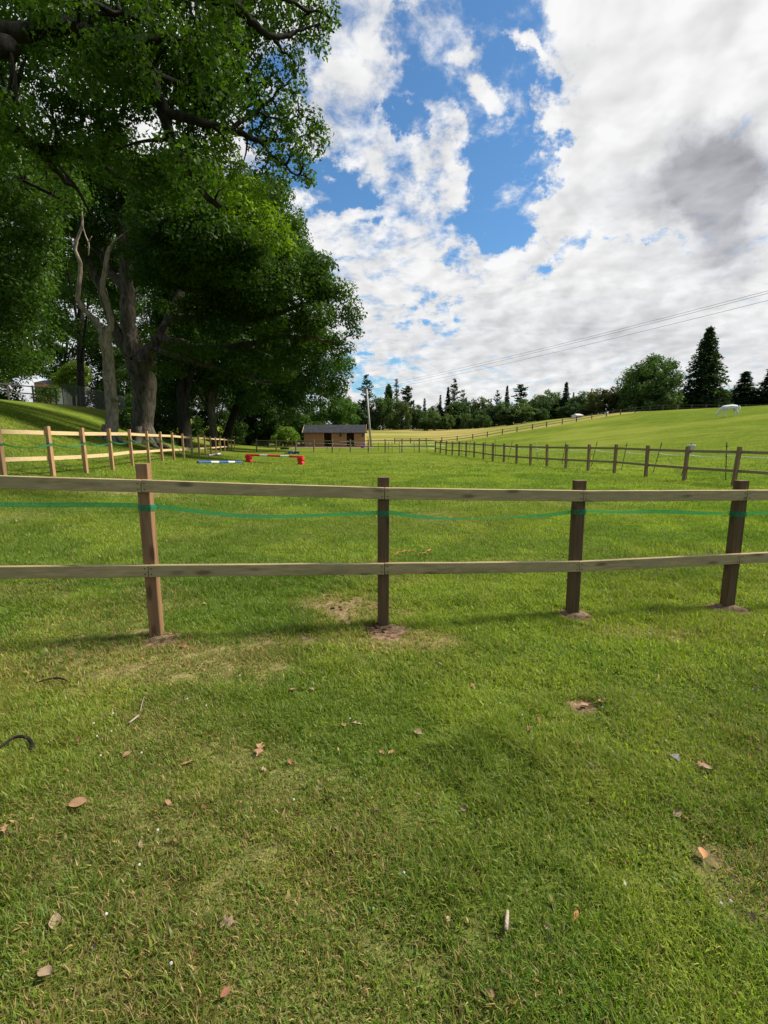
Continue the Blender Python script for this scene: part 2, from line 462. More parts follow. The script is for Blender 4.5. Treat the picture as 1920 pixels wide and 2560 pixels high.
# ------------------------------------------------------------------ ground
H = lambda px, py: hit(px, py)
_spots = []          # (x, y, rx, ry, soil, dry)
for px_, py_, rx, ry, so, dr in [(395, 1602, .17, .15, .9, .6), (430, 1645, .80, .36, .14, 1.0), (250, 1640, .60, .22, .12, .8), (340, 1590, .30, .15, .45, .5),
                                 (900, 1522, .42, .36, .60, .9), (820, 1505, .30, .24, .45, .8), (955, 1580, .26, .16, 1, .7), (1010, 1600, .45, .22, .25, .9),
                                 (1437, 1540, .20, .15, 1, .5), (1620, 1580, .40, .12, .2, .7), (1822, 1524, .20, .14, 1, .5),
                                 (1455, 1765, .11, .09, .85, .5), (130, 1690, .6, .25, .0, .7), (700, 1600, .4, .14, .35, .7), (330, 1230, .9, .5, .12, .9),
                                 (1860, 2180, .2, .2, .5, .5), (300, 2050, .5, .3, .0, .6), (40, 1480, .5, .3, .0, .6), (1600, 1580, .5, .2, .0, .6)]:
    c = H(px_, py_); _spots.append((c.x, c.y, rx, ry, so, dr))
def soil_dry(x, y):
    so = np.zeros_like(x, float); dr = np.zeros_like(x, float)
    w = (fbm(x, y, 5.0, 2, 3) - .5) * 1.1
    for cx, cy, rx, ry, a, b_ in _spots:
        dd = np.hypot((x - cx) / rx, (y - cy) / ry) + w
        so = np.maximum(so, a * sst(dd, 1.15, .6)); dr = np.maximum(dr, b_ * sst(dd, 1.5, .4))
    dr = np.maximum(dr, .55 * sst(fbm(x, y, .55, 20, 4), .54, .70) * sst(np.hypot(x, y), 16, 6))
    return so, dr

_t = np.linspace(-1, 1, 361)
def _sp(t, a, L): return L * np.sinh(a * t) / math.sinh(a)
gx = _sp(_t, 7.4, 620); gy = _sp(_t, 7.4, 620) + 3.0
XX, YY = np.meshgrid(gx, gy); N_ = len(_t)
ZZ = ground(XX, YY)
idx = np.arange(N_ * N_).reshape(N_, N_)
Fq = np.stack([idx[:-1, :-1], idx[:-1, 1:], idx[1:, 1:], idx[1:, :-1]], -1).reshape(-1, 4)
so, dr = soil_dry(XX, YY)
fieldm = sst(YY, 111, 113.5) * (1 - .0 * sst(XX, 40, 90))
wood_floor = sst(fbm(XX, YY, .2, 5, 3) + .1 * (-XX - np.interp(YY, [0, 30, 60, 200], [30, 17, 16, 14])), .45, .75) * sst(YY, 24, 34) * (XX < 0) * (1 - sst(YY, 80, 100))
mask_c = np.stack([so, dr, fieldm], -1).reshape(-1, 3)

m, n = newmat('turf'); M['turf'] = m
mk = n.node('ShaderNodeSeparateColor', {0: n.node('ShaderNodeAttribute', attribute_name='tint').outputs['Color']}).outputs
pos = n.node('ShaderNodeNewGeometry').outputs['Position']
dist = n.v('LENGTH', pos)
big = n.noise(pos, .05, 4, .6); mid = n.noise(pos, .33, 5, .65)
str_ = n.noise(n.v('MULTIPLY', pos, (.55, 1.6, 1.0)), 1.1, 6, .7)
fine = n.noise(pos, 9.0, 6, .7)
fine2 = n.noise(n.v('MULTIPLY', pos, (5, 3.2, 4)), 1.0, 5, .75)
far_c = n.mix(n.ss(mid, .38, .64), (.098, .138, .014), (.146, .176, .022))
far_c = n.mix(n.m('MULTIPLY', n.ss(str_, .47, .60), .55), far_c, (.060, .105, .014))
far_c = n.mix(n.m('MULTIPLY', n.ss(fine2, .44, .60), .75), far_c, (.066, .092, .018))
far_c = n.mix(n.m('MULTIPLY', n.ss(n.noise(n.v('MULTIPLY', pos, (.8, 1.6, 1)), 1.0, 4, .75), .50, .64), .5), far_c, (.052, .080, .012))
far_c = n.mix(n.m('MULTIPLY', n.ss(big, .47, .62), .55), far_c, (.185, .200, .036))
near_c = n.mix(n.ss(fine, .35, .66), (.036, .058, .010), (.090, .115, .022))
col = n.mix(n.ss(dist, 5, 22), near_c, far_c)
strw = n.mix(n.ss(fine, .35, .66), (.17, .13, .055), (.33, .26, .12))
col = n.mix(n.m('MULTIPLY', mk[1], .6), col, strw)
# the unmown field beyond the hill fence
fcol = n.mix(n.ss(n.noise(n.v('MULTIPLY', pos, (.03, .10, .1)), 1.0, 5, .65), .40, .62), (.135, .155, .030), (.27, .215, .075))
fcol = n.mix(n.m('MULTIPLY', n.ss(n.node('ShaderNodeSeparateXYZ', {0: pos}).outputs[1], 165, 200), .7), fcol, (.29, .20, .10))
col = n.mix(mk[2], col, fcol)
so_c = n.mix(n.ss(n.noise(pos, 22, 6, .65), .4, .62), (.075, .048, .028), (.24, .16, .095))
col = n.mix(mk[0], col, so_c)
bh = n.m('ADD', n.m('MULTIPLY', fine, .5), n.m('ADD', n.m('MULTIPLY', str_, .25), n.m('MULTIPLY', fine2, .8)))
finish(n, col, 1.0, bh, .6, .10, .0)
gnd = mesh('ground', np.stack([XX, YY, ZZ], -1).reshape(-1, 3), [Fq], M['turf'], None, None, mask_c, True)
tag(gnd, 'mown green paddock turf rising to a bank and a hill', None, None, 'structure')

# ------------------------------------------------------------------ grass blades
def grass():
    Vs, Cs, quads, tris = [], [], [], []; off = 0
    zones = [(.1, 2.6, 46000, .036, .0032, 1), (2.6, 5.2, 21000, .040, .0042, 1), (5.2, 10, 6000, .046, .0070, 0), (10, 19, 1500, .056, .013, 0), (19, 44, 300, .060, .024, 0)]
    for y0, y1, dens_, L0, w0, q in zones:
        hw = .86 * y1 + 3.2; N = int(2 * hw * (y1 - y0) * dens_)
        y = y0 + (y1 - y0) * RNG.random(N); x = (RNG.random(N) * 2 - 1) * hw
        inn = np.abs(x) < .86 * y + .25; k_ = inn | ((np.abs(x) < .86 * y + 3.2) & (RNG.random(N) < .42)); x, y, inn = x[k_], y[k_], inn[k_]; N = len(x)
        so, dr = soil_dry(x, y)
        clump = fbm(x, y, 7.0, 11, 3); patch = fbm(x, y, 1.1, 14, 4); patch2 = fbm(x, y, .33, 24, 3)
        keep = RNG.random(N) > np.clip(sst(np.hypot(x, y), 20, 46) + so * 1.05 + sst(clump, .46, .30) * .55, 0, 1)
        x, y, inn, so, dr, clump, patch, patch2 = (a[keep] for a in (x, y, inn, so, dr, clump, patch, patch2)); N = len(x)
        z = ground(x, y)
        L = L0 * (.45 + 1.0 * RNG.random(N)) * (.55 + .9 * clump) * (1 - .45 * dr)
        L = L * (1 + .45 * sst(fbm(x, y, 1.9, 40, 3), .54, .68)); w = w0 * (.6 + .8 * RNG.random(N)) * np.where(RNG.random(N) < .03, 3.0, 1.0) * np.where(inn, 1.0, 1.7)
        az = RNG.random(N) * 6.283 + (fbm(x, y, 2.5, 30, 2) - .5) * 4; lean = .35 + 1.05 * RNG.random(N)
        dx, dy = np.cos(az), np.sin(az); wa = az + 1.57 + RNG.normal(0, .5, N); wx, wy = np.cos(wa) * w / 2, np.sin(wa) * w / 2
        h1, r1 = np.cos(lean * .55), np.sin(lean * .55); h2, r2 = np.cos(lean * 1.25), np.sin(lean * 1.25)
        b0 = np.stack([x, y, z - .004], -1); wv_ = np.stack([wx, wy, 0 * wx], -1)
        mid_ = b0 + np.stack([dx * r1, dy * r1, h1], -1) * (L * .55)[:, None]
        tip = mid_ + np.stack([dx * r2, dy * r2, np.maximum(h2, -.15)], -1) * (L * .5)[:, None]
        t = RNG.random(N)
        ga = np.array([.114, .176, .021]); gb = np.array([.265, .308, .041]); gc = np.array([.28, .27, .06]); st = np.array([.32, .225, .095])
        yel = np.clip(sst(patch, .36, .66) * .75 + (t - .5) * .7, 0, 1)[:, None]
        c = ga * (1 - yel) + gb * yel
        k2 = np.clip(sst(patch2, .42, .66) * .5 * RNG.random(N), 0, 1)[:, None]; c = c * (1 - k2) + gc * k2
        tuft = sst(fbm(x, y, 1.9, 40, 3), .54, .68); c = c * (1 - .14 * tuft)[:, None]; broad = RNG.random(N) < .10 * sst(fbm(x, y, 2.7, 55, 3), .5, .62)
        c = np.where(broad[:, None], np.array([.10, .20, .035]) * (.8 + .4 * RNG.random(N))[:, None], c)
        isd = RNG.random(N) < np.clip(.018 + .46 * dr + .08 * sst(patch2, .5, .7), 0, .75)
        c = np.where(isd[:, None], st * (.55 + .75 * RNG.random(N))[:, None], c)
        c = c * (.72 + .56 * RNG.random(N))[:, None]
        i = np.arange(N) + 0
        if q:
            V = np.stack([b0 - wv_, b0 + wv_, mid_ + wv_ * .85, mid_ - wv_ * .85, tip], 1).reshape(-1, 3)
            quads.append(off + i[:, None] * 5 + np.array([0, 1, 2, 3])); tris.append(off + i[:, None] * 5 + np.array([3, 2, 4])); k = 5
        else:
            V = np.stack([b0 - wv_, b0 + wv_, mid_ + (tip - mid_) * .8], 1).reshape(-1, 3)
            tris.append(off + i[:, None] * 3 + np.array([0, 1, 2])); k = 3
        Vs.append(V); Cs.append(np.repeat(c, k, 0)); off += len(V)
    o = mesh('grass', np.concatenate(Vs), [np.concatenate(quads), np.concatenate(tris)], M['grass'], None, None, np.concatenate(Cs))
    tag(o, 'short mown grass blades over the near paddock', None, None, 'stuff')
grass()

# ------------------------------------------------------------------ timber fences
def fence(name, label, posts, rails, mat_post, mat_rail, out, w=.10, rw=.09, rt=.038, nseg=1, dig=.35, group=None, jit=0.0, end_post=True, skip=()):
    """posts: (base, top) points; rails: per rail a list of heights (z) at the posts, top edge; out: side of the rails"""
    root = thing(name, label, 'fence', posts[0][0], group)
    along = [(posts[min(i + 1, len(posts) - 1)][0] - posts[max(i - 1, 0)][0]).normalized() for i in range(len(posts))]
    for i, (b0, t0) in enumerate(posts):
        if i in skip: continue
        ax = (t0 - b0).normalized()
        mb = MB(); mb.beam(b0 - ax * dig, t0, w, w, up=Vector((-along[i].y, along[i].x, 0)), ch=w * .05)
        mp = mat_post(i) if callable(mat_post) else mat_post
        o = mb.build('post', mp, root)
    for zs_ in rails:
        pts = []
        for i, (b0, t0) in enumerate(posts):
            k = (zs_[i] - b0.z) / (t0.z - b0.z); c = b0.lerp(t0, k); nrm = Vector((along[i].y, -along[i].x, 0))
            if nrm.dot(Vector(out)) < 0: nrm = -nrm
            pts.append(c + nrm * (w / 2 + rt / 2 - .003) - Vector((0, 0, rw / 2)))
        for i in range(len(pts) - 1):
            dv = (pts[i + 1] - pts[i]).normalized(); gap_ = .0028 if nseg > 1 else .0015
            mb = MB(); mb.beam(pts[i] + dv * gap_ - dv * (.05 if i == 0 else 0), pts[i + 1] - dv * gap_ + dv * (.05 if i == len(pts) - 2 else 0), rt, rw, ch=.003, n=nseg, jit=jit)
            rl = mb.build('rail', mat_rail, root)
            if nseg > 1:
                for q_, s_ in ((pts[i], 1), (pts[i + 1], -1)):
                    for kz in (-.022, .02):
                        c = q_ + dv * (.022 * s_) + nrm * (rt / 2 + .001) + Vector((0, 0, kz)); MB().tube([c - nrm * .004, c + nrm * .0025], .0055, 8).build('nail', M['wire'], rl, root.location)
    return root


# the near fence, posts measured from the photograph
np_ = [(Vector((-3.62, 3.20, 0)), 1.36)]
nb = [(393, 1588, 1159), (958, 1563, 1193), (1430, 1532, 1201), (1817, 1515, 1201)]
for bx, by, ty in nb:
    c = H(bx, by); u_, v_ = px_uv(bx, ty); np_.append((c, CAMH + v_ * c.y))
np_.append((Vector((4.62, 4.28, 0)), 1.10)); np_.append((Vector((6.2, 4.5, 0)), 1.08))
near_posts = []
for c, zt in np_:
    c = Vector((c.x, c.y, gz(c.x, c.y))); near_posts.append((c, Vector((c.x + random.uniform(-.008, .008), c.y, zt))))
rail_top = [1.275, 1.193, 1.112, 1.064, 1.046, 1.03, 1.02]; rail_low = [.62, .575, .525, .478, .492, .52, .53]
near_fence = fence('post_and_rail_fence', 'nearest post and rail fence crossing the whole picture, with weathered greenish rails', near_posts, [rail_top, rail_low],
                   lambda i: M['post_new'] if i <= 1 else M['post_dark'], M['rail_green'], (0, -1, 0), w=.082, rw=.088, rt=.036, nseg=6, jit=.0015)

LF = [(9.6, 1182, 1060, 10.5), (133, 1186, 1065.6, 11.7), (216, 1181, 1069.4, 12.9), (281.6, 1172.4, 1071, 14.2), (331, 1162, 1073, 16.2), (373, 1156, 1077, 18.2), (406, 1151.6, 1079, 19.8),
      (435, 1147.7, 1081, 21.6), (460, 1145.8, 1084, 23.4), (481, 1142, 1086.4, 26), (498.8, 1138.9, 1088, 28.4), (514, 1137, 1089.5, 30.3), (528, 1135, 1090.5, 32.4), (541, 1133.9, 1092.2, 35),
      (552, 1130.5, 1093, 38.2), (562.5, 1129, 1094, 41), (571.5, 1128, 1095.5, 43.8), (580, 1127.4, 1096.5, 46.4), (587.5, 1127.0, 1097.4, 48.6)]
left_posts = []
for px_, by, ty, Y in LF:
    p = at(px_, by, Y); t = at(px_, ty, Y); b0 = Vector((p.x, Y, gz(p.x, Y))); t0 = Vector((p.x - .02, Y, t.z))
    left_posts.append((b0, t0))
p0 = left_posts[0]; left_posts.insert(0, (Vector((p0[0].x - .25, 8.8, gz(p0[0].x - .25, 8.8))), p0[1] + Vector((-.25, -1.7, 0))))
left_fence = fence('post_and_rail_fence', 'left side fence of new orange posts with pale rails along the grass bank', left_posts,
                   [[t.z - .11 for b0, t in left_posts], [t.z - .72 for b0, t in left_posts]], M['post_bright'], M['rail_pale'], (-1, 0, 0), w=.088, rw=.095)

RF = [(1088, 1132.4, 1101), (1100.6, 1134, 1101.5), (1115, 1137.3, 1102.5), (1130.6, 1138.3, 1103.3), (1147.5, 1139.6, 1102.8), (1165, 1142, 1103.8), (1185, 1143.9, 1104.8), (1208, 1148, 1106), (1231.8, 1153, 1107.4),
      (1259.8, 1154.6, 1108.7), (1291, 1159, 1109.7), (1326, 1162.7, 1110), (1366.9, 1166.6, 1110.6), (1414, 1171.5, 1111), (1470, 1177, 1111), (1535, 1183.4, 1111), (1613.7, 1193.5, 1113.5), (1710, 1204, 1116), (1832.5, 1218, 1117)]
RT = {1535: 1541, 1613.7: 1620, 1710: 1720, 1832.5: 1849.7, 1470: 1473.6, 1414: 1417.5}
right_posts = []
for px_, by, ty in RF:
    Y = 1.5 * 1 / -px_uv(px_, by)[1]; Y *= 1.0
    b0 = at(px_, by, Y); b0.z = gz(b0.x, Y); t = at(RT.get(px_, px_ + 1), ty, Y)
    right_posts.append((b0, t))
pl = right_posts[-1]; dv = (pl[0] - right_posts[-3][0]) / 2
right_posts.append((pl[0] + dv, pl[1] + dv)); right_posts.append((pl[0] + dv * 2, pl[1] + dv * 2))
right_fence = fence('post_and_rail_fence', 'right side fence of brown posts running back from the near right corner below the hill', right_posts,
                    [[t.z - .11 for b0, t in right_posts], [t.z - .66 for b0, t in right_posts]], M['post_mid'], M['rail_mid'], (1, 0, 0), w=.095, rw=.085)

BF = [(642, 1131, 1098), (691, 1133, 1099.5), (740, 1134.5, 1101), (785, 1137, 1102), (831, 1137.5, 1102), (876, 1138, 1103), (921, 1137.5, 1103.5), (963, 1137, 1104), (1005, 1137, 1104.5), (1048, 1135.5, 1103)]
back_posts = []
for px_, by, ty in BF:
    Y = np.interp(px_, [642, 1048], [46.0, 42.6]); b0 = at(px_, by, Y); b0.z = gz(b0.x, Y); back_posts.append((b0, Vector((b0.x, Y, b0.z + 1.2))))
e = right_posts[0]; back_posts.append((e[0] + Vector((-.14, .04, 0)), Vector((e[0].x - .14, e[0].y + .04, back_posts[-1][1].z))))
back_fence = fence('post_and_rail_fence', 'thin far end fence of the paddock standing in front of the wooden stable', back_posts,
                   [[t.z - .10 for b0, t in back_posts], [t.z - .62 for b0, t in back_posts]], M['post_mid'], M['rail_mid'], (0, 1, 0), w=.095, rw=.075, skip=(10,))

# fence over the hill crest, beyond the horse
HX = [987, 1027, 1066, 1105.5, 1144, 1183, 1219.5, 1257, 1293.5, 1332, 1367, 1406, 1441, 1479, 1515, 1550, 1586, 1622.5, 1655, 1692, 1726, 1762, 1793, 1827, 1860, 1897, 1932, 1968]
hill_posts = []
for i, px_ in enumerate(HX):
    Y = 111.0; x = px_uv(px_, 1050)[0] * Y; b0 = Vector((x, Y, gz(x, Y))); hill_posts.append((b0, b0 + Vector((0, 0, 1.25 + random.uniform(-.05, .05)))))
hill_fence = fence('post_and_rail_fence', 'dark weathered fence running up over the hill crest behind the white horse', hill_posts,
                   [[t.z - .12 for b0, t in hill_posts], [t.z - .68 for b0, t in hill_posts]],
                   lambda i: M['grey_wood'] if i in (11, 13, 14, 15, 19) else M['dark_wood'], M['dark_wood'], (0, 1, 0), w=.19, rw=.09, rt=.06)

# rail fence and netting on top of the bank
bp = []
for X_, Y_ in [(-31, 34.5), (-29.9, 36.2), (-28.9, 37.9), (-28.2, 39.6), (-27.6, 41.4)]:
    b0 = Vector((X_, Y_, gz(X_, Y_))); bp.append((b0, b0 + Vector((0, 0, 1.3))))
fence('post_and_rail_fence', 'weathered grey rail fence on top of the left bank beside the netting', bp, [[t.z - .05 for b0, t in bp], [t.z - .62 for b0, t in bp]], M['dark_wood'], M['dark_wood'], (0, -1, 0), w=.11)
nf = [(-27.4, 42.0), (-27.1, 43.9), (-26.9, 45.9), (-26.7, 48.0), (-26.5, 50.2)]
root = thing('netting_fence', 'dark wire netting fence with thin steel posts beside the pale trunk', 'fence', (nf[0][0], nf[0][1], gz(*nf[0])))
for X_, Y_ in nf:
    z = gz(X_, Y_); MB().tube([(X_, Y_, z - .3), (X_, Y_, z + 1.75)], .035, 8).build('post', M['wire'], root)
Vn, Fn = [], []
for X_, Y_ in nf: z = gz(X_, Y_); Vn += [(X_ + .04, Y_, z - .02), (X_ + .04, Y_, z + 1.7)]
mesh('net', Vn, [(2 * i, 2 * i + 2, 2 * i + 3, 2 * i + 1) for i in range(4)], M['netting'], root)
for hh in (1.71, .9):
    MB().tube([(X_ + .04, Y_, gz(X_, Y_) + hh) for X_, Y_ in nf], .014, 6).build('wire', M['wire'], root)
o = MB().box((0, 0, 0), (.17, .012, .17), .0).build('notice', M['white'], None, (0, 0, 0)); o.location = (-26.6 + .06, 49.2, gz(-26.6, 49.2) + .85)
tag(o, 'small blank white square notice hung on the dark netting fence', 'notice')


# ------------------------------------------------------------------ green tape along the fences
def strip(pts, w, tw):
    """a ribbon: pts, width, twist angle at each point (0 = hanging upright)"""
    V, Fc = [], []; n_ = len(pts)
    for i, p in enumerate(pts):
        p = Vector(p); t = (Vector(pts[min(i + 1, n_ - 1)]) - Vector(pts[max(i - 1, 0)])).normalized()
        sd = t.cross(Vector((0, 0, 1))).normalized(); up = sd.cross(t)
        dvec = up * math.cos(tw[i]) + sd * math.sin(tw[i])
        V += [p - dvec * w / 2, p + dvec * w / 2]
    return V, [(2 * i, 2 * i + 2, 2 * i + 3, 2 * i + 1) for i in range(n_ - 1)]


Vt, Ft = [], []
def addstrip(pts, w, tw):
    V, Fc = strip(pts, w, tw); k = len(Vt); Vt.extend(V); Ft.extend([tuple(i + k for i in f) for f in Fc])
def loop_on(p, hw, w):
    """tape wound once round a square post at p, four flat sides"""
    x, y, z = p; h_ = hw + .004
    for a, c in (((-h_, -h_), (h_, -h_)), ((h_, -h_), (h_, h_)), ((h_, h_), (-h_, h_)), ((-h_, h_), (-h_, -h_))):
        addstrip([(x + a[0], y + a[1], z), (x + c[0], y + c[1], z)], w, [0, 0])
tz = [at(0, 1253, 3.3).z + .02] + [CAMH + px_uv(bx, yy)[1] * near_posts[i + 1][0].y for i, (bx, yy) in enumerate([(378, 1268), (958, 1282), (1440, 1278), (1833, 1284)])] + [.90]
tws = [(.1, .15), (.15, .75), (.3, 1.05), (1.15, .3), (.5, .9)]; sags = [.005, .052, .065, .006, .02]
for i in range(5):
    a, c = near_posts[i][0], near_posts[i + 1][0]
    if i > 0: loop_on((a.x, a.y, tz[i]), .041, .044)
    P = []; tw = []
    for k in range(25):
        t = k / 24; P.append((a.x + (c.x - a.x) * t, a.y + (c.y - a.y) * t + .0445 * (1 if 0 < k < 24 else 1), tz[i] + (tz[i + 1] - tz[i]) * t - sags[i] * 4 * t * (1 - t) + .006 * math.sin(9 * t + i)))
        tw.append(tws[i][0] + (tws[i][1] - tws[i][0]) * math.sin(math.pi * t) + .15 * math.sin(7 * t + 2 * i))
    addstrip(P, .036, tw)
o = mesh('fence_tape', Vt, Ft, M['tape'], None, tuple(near_posts[1][0])); tag(o, 'green woven tape strung along the nearest fence below the top rail', 'tape', 'green tapes strung along the fences')
Vt, Ft = [], []
hz = [.43, .42, .40, .38, .36, .36, .38, .40, 1.02]
for i in range(8):
    (a, ta), (c, tc) = left_posts[i + 1] if i else left_posts[1], left_posts[i + 2]
    za, zc = ta.z - hz[i], tc.z - hz[i + 1]
    loop_on((a.x, a.y, za), .044, .045)
    P = []; tw = []
    for k in range(13):
        t = k / 12; P.append((a.x + (c.x - a.x) * t + .06, a.y + (c.y - a.y) * t, za + (zc - za) * t - .09 * 4 * t * (1 - t))); tw.append(.5 + .5 * math.sin(5 * t + i))
    addstrip(P, .042, tw)
o = mesh('fence_tape', Vt, Ft, M['tape'], None, tuple(left_posts[1][0])); tag(o, 'sagging green tape tied between the orange posts of the left fence', 'tape', 'green tapes strung along the fences')

# ------------------------------------------------------------------ electric fence stakes and white cord
STK = [(1817, 1106, 1814, 1201), (1728, 1108, 1703, 1191), (1655, 1106, 1632.5, 1182), (1567.7, 1107, 1553.6, 1174.6), (1493, 1104, 1478, 1166), (1414.7, 1105.7, 1405, 1160.5), (1340.8, 1106.4, 1344, 1153.6),
       (1280.6, 1104, 1270.8, 1148.7), (1237.6, 1098, 1239, 1140.6), (1213.9, 1101.5, 1213, 1139), (1176, 1103, 1173, 1135.7), (1156, 1101.5, 1153, 1134), (1118.5, 1103, 1115, 1131),
       (1066, 1107, 1068, 1131.5), (1035, 1104, 1035.7, 1131.5), (998.4, 1104, 998.8, 1132), (979.6, 1104, 980.5, 1130.8), (971.7, 1104, 972, 1128), (946, 1106, 946, 1126), (851, 1119, 847, 1128), (818, 1117, 817, 1127)]
wh = {0: 'upright black fence stake with foot plate nearest the near right fence corner', 1: 'leaning black fence stake behind the post with the white bucket', 2: 'leaning black fence stake just left of the white bucket post',
      3: 'third black fence stake left of the white bucket post', 4: 'fourth black fence stake left of the white bucket post', 5: 'fifth black fence stake left of the white bucket post', 6: 'stake with a white upper half standing behind the right fence'}
stake_me = None; cord_pts = []
mb0 = MB().tube([(0, 0, -.15), (0, 0, 1.0)], .5, 8)
for i, (tx, ty, bx, by) in enumerate(STK):
    b0 = hit(bx, by); t = at(tx, ty, b0.y)
    if t.z - b0.z > 1.5: t = b0 + (t - b0) * (1.25 / (t.z - b0.z))
    ax = t - b0; Lz = ax.length
    lab = wh.get(i)
    if lab is None:
        lab = ['thin black stake leaning left behind the right fence', 'tallest thin black stake of a close pair behind the right fence', 'second stake of the close pair behind the right fence',
               'thin black stake left of the close pair', 'thin leaning stake where the right fence narrows', 'thin stake next to the far right fence corner', 'rightmost stake behind the far end fence',
               'stake behind the far end fence, second from the right', 'stake behind the far end fence, third from the right', 'fourth stake from the right behind the far end fence', 'fifth stake from the right behind the far end fence',
               'lone thin stake right of the utility pole', 'short thin stake before the right stable door', 'short thin stake before the left stable door'][i - 7]
    r = thing('fence_stake', lab, 'stake', b0, 'electric fence stakes')
    rad = .014 if i < 13 else .018
    sh = MB().tube([b0 - ax * .1, b0 + ax * (.5 if i == 6 else 1.0)], rad, 8).build('shaft', M['black'], r)
    if i == 6: MB().tube([b0 + ax * .5, t], rad * 1.7, 8).build('shaft', M['white'], r)
    MB().box((b0.x, b0.y, b0.z + .02), (.12, .05, .012)).build('foot_plate', M['black'], r)
    for k in (.64, .9):
        q_ = b0.lerp(t, k); MB().box(q_, (rad * 3.2, rad * 3.2, .03)).build('insulator', M['black'], r)
    if i < 13: cord_pts.append(b0.lerp(t, .65))
P = [Vector((14.2, 9.2, 1.02)), Vector((12.7, 11.6, .92))] + cord_pts
pts = []
for a, c in zip(P[:-1], P[1:]):
    for k in range(6):
        t = k / 6; v_ = a.lerp(c, t); v_.z -= .05 * 4 * t * (1 - t); pts.append(v_)
pts.append(P[-1])
o = MB().tube(pts, .014, 6).build('electric_cord', M['cord'], None, tuple(pts[0])); tag(o, 'white electric cord strung between the black stakes behind the right fence', 'cord', 'white electric cords')
q_ = [hit(bx, by) for _, _, bx, by in STK[13:19]]
for hh, lb in ((.72, 'upper white electric cord behind the far end fence'), (.42, 'lower white electric cord behind the far end fence')):
    pts = [cord_pts[-1] + Vector((0, .3, hh - .8))] + [p + Vector((0, 0, hh + .02 * math.sin(i * 2.1))) for i, p in enumerate(q_)] + [hit(880, 1124) + Vector((0, 0, hh + .1)), hit(820, 1124) + Vector((0, 0, hh + .25)), hit(762, 1122) + Vector((0, 0, hh + .2))]
    o = MB().tube(pts, .014, 6).build('electric_cord', M['cord'], None, tuple(pts[0])); tag(o, lb, 'cord', 'white electric cords')

# white bucket on the post
bkt = at(1727, 1133, right_posts[17][0].y + .14); bkt.z = at(1727, 1134, bkt.y).z
r = thing('bucket', 'white plastic bucket hung behind a right fence post', 'bucket', bkt)
MB().lathe([(.0, .0), (.075, .0), (.078, .01), (.112, .26), (.118, .262), (.118, .285), (.106, .285), (.072, .02), (0, .018)], bkt, 20).build('pail', M['white'], r, None, True)
MB().tube(curve([bkt + Vector((-.11, 0, .27)), bkt + Vector((-.09, -.02, .34)), bkt + Vector((0, -.03, .37)), bkt + Vector((.09, -.02, .34)), bkt + Vector((.11, 0, .27))], 5), .004, 6).build('handle', M['metal'], r)


# ------------------------------------------------------------------ jumps on the paddock
def striped(p0, p1, r, bands, ends=None):
    """split a pole along its length into coloured lengths: (end fraction, material)"""
    out = []; a = 0.0
    for e_, mt in bands:
        out.append((Vector(p0).lerp(Vector(p1), a), Vector(p0).lerp(Vector(p1), e_), mt)); a = e_
    return out
ja, jb = hit(622.5, 1156.0), hit(752.5, 1161.5)
r = thing('pony_jump', 'low red and white jump pole on two moulded red blocks', 'horse jump', ja)
dirn = (jb - ja); dirn.z = 0; dirn.normalize(); ang = math.atan2(dirn.y, dirn.x)
for c, sg in ((ja, 1), (jb, -1)):
    # a moulded block with a waist: wide foot, notched side, thick head
    prof = [(-.15, 0), (.15, 0), (.15, .10), (.11, .14), (.11, .20), (.15, .25), (.15, .36), (.11, .40), (-.11, .40), (-.15, .36), (-.15, .25), (-.11, .20), (-.11, .14), (-.15, .10)]
    mb = MB(); V = []
    for dep in (-.13, .13):
        for x, z in prof: V.append((c.x + x * math.cos(ang) - dep * math.sin(ang), c.y + x * math.sin(ang) + dep * math.cos(ang), c.z - .01 + z))
    k = len(prof); mb.add(V, [tuple(range(k)), tuple(range(2 * k - 1, k - 1, -1))] + [(i, i + k, (i + 1) % k + k, (i + 1) % k) for i in range(k)])
    b_ = mb.build('block', M['red'], r)
pa, pb = ja + Vector((0, 0, .405)) - dirn * .15, jb + Vector((0, 0, .405)) + dirn * .15
pole = None
for s0, s1, mt in striped(pa, pb, .06, [(.245, 'red'), (.385, 'white'), (.61, 'red'), (.755, 'white'), (1.0, 'red')]):
    MB().tube([s0, s1], .052, 16).build('pole_band' if mt == 'white' else 'pole', M[mt], r, None, False)
def ground_pole(label, a, c, rad, bands, capm):
    a = a + Vector((0, 0, rad)); c = c + Vector((0, 0, rad)); r_ = thing('ground_pole', label, 'pole', a, 'coloured poles lying on the paddock')
    for s0, s1, mt in striped(a, c, rad, bands): MB().tube([s0, s1], rad, 16).build('pole_band' if mt == 'white' else 'pole', M[mt], r_)
    dv_ = (c - a).normalized(); MB().tube([a - dv_ * .02, a - dv_ * .001], rad * .96, 16).build('end_cap', M[capm], r_)
ground_pole('blue and white pole lying on the grass left of the red jump', hit(495, 1158.3), hit(603.5, 1157.6), .052, [(.26, 'blue'), (.43, 'white'), (.655, 'blue'), (.81, 'white'), (1, 'blue')], 'navy')
ground_pole('pink and white pole lying beside the left fence', hit(521.5, 1140.5), hit(551, 1136), .052, [(.25, 'pink'), (.5, 'white'), (.7, 'purple'), (.9, 'white'), (1, 'pink')], 'purple')
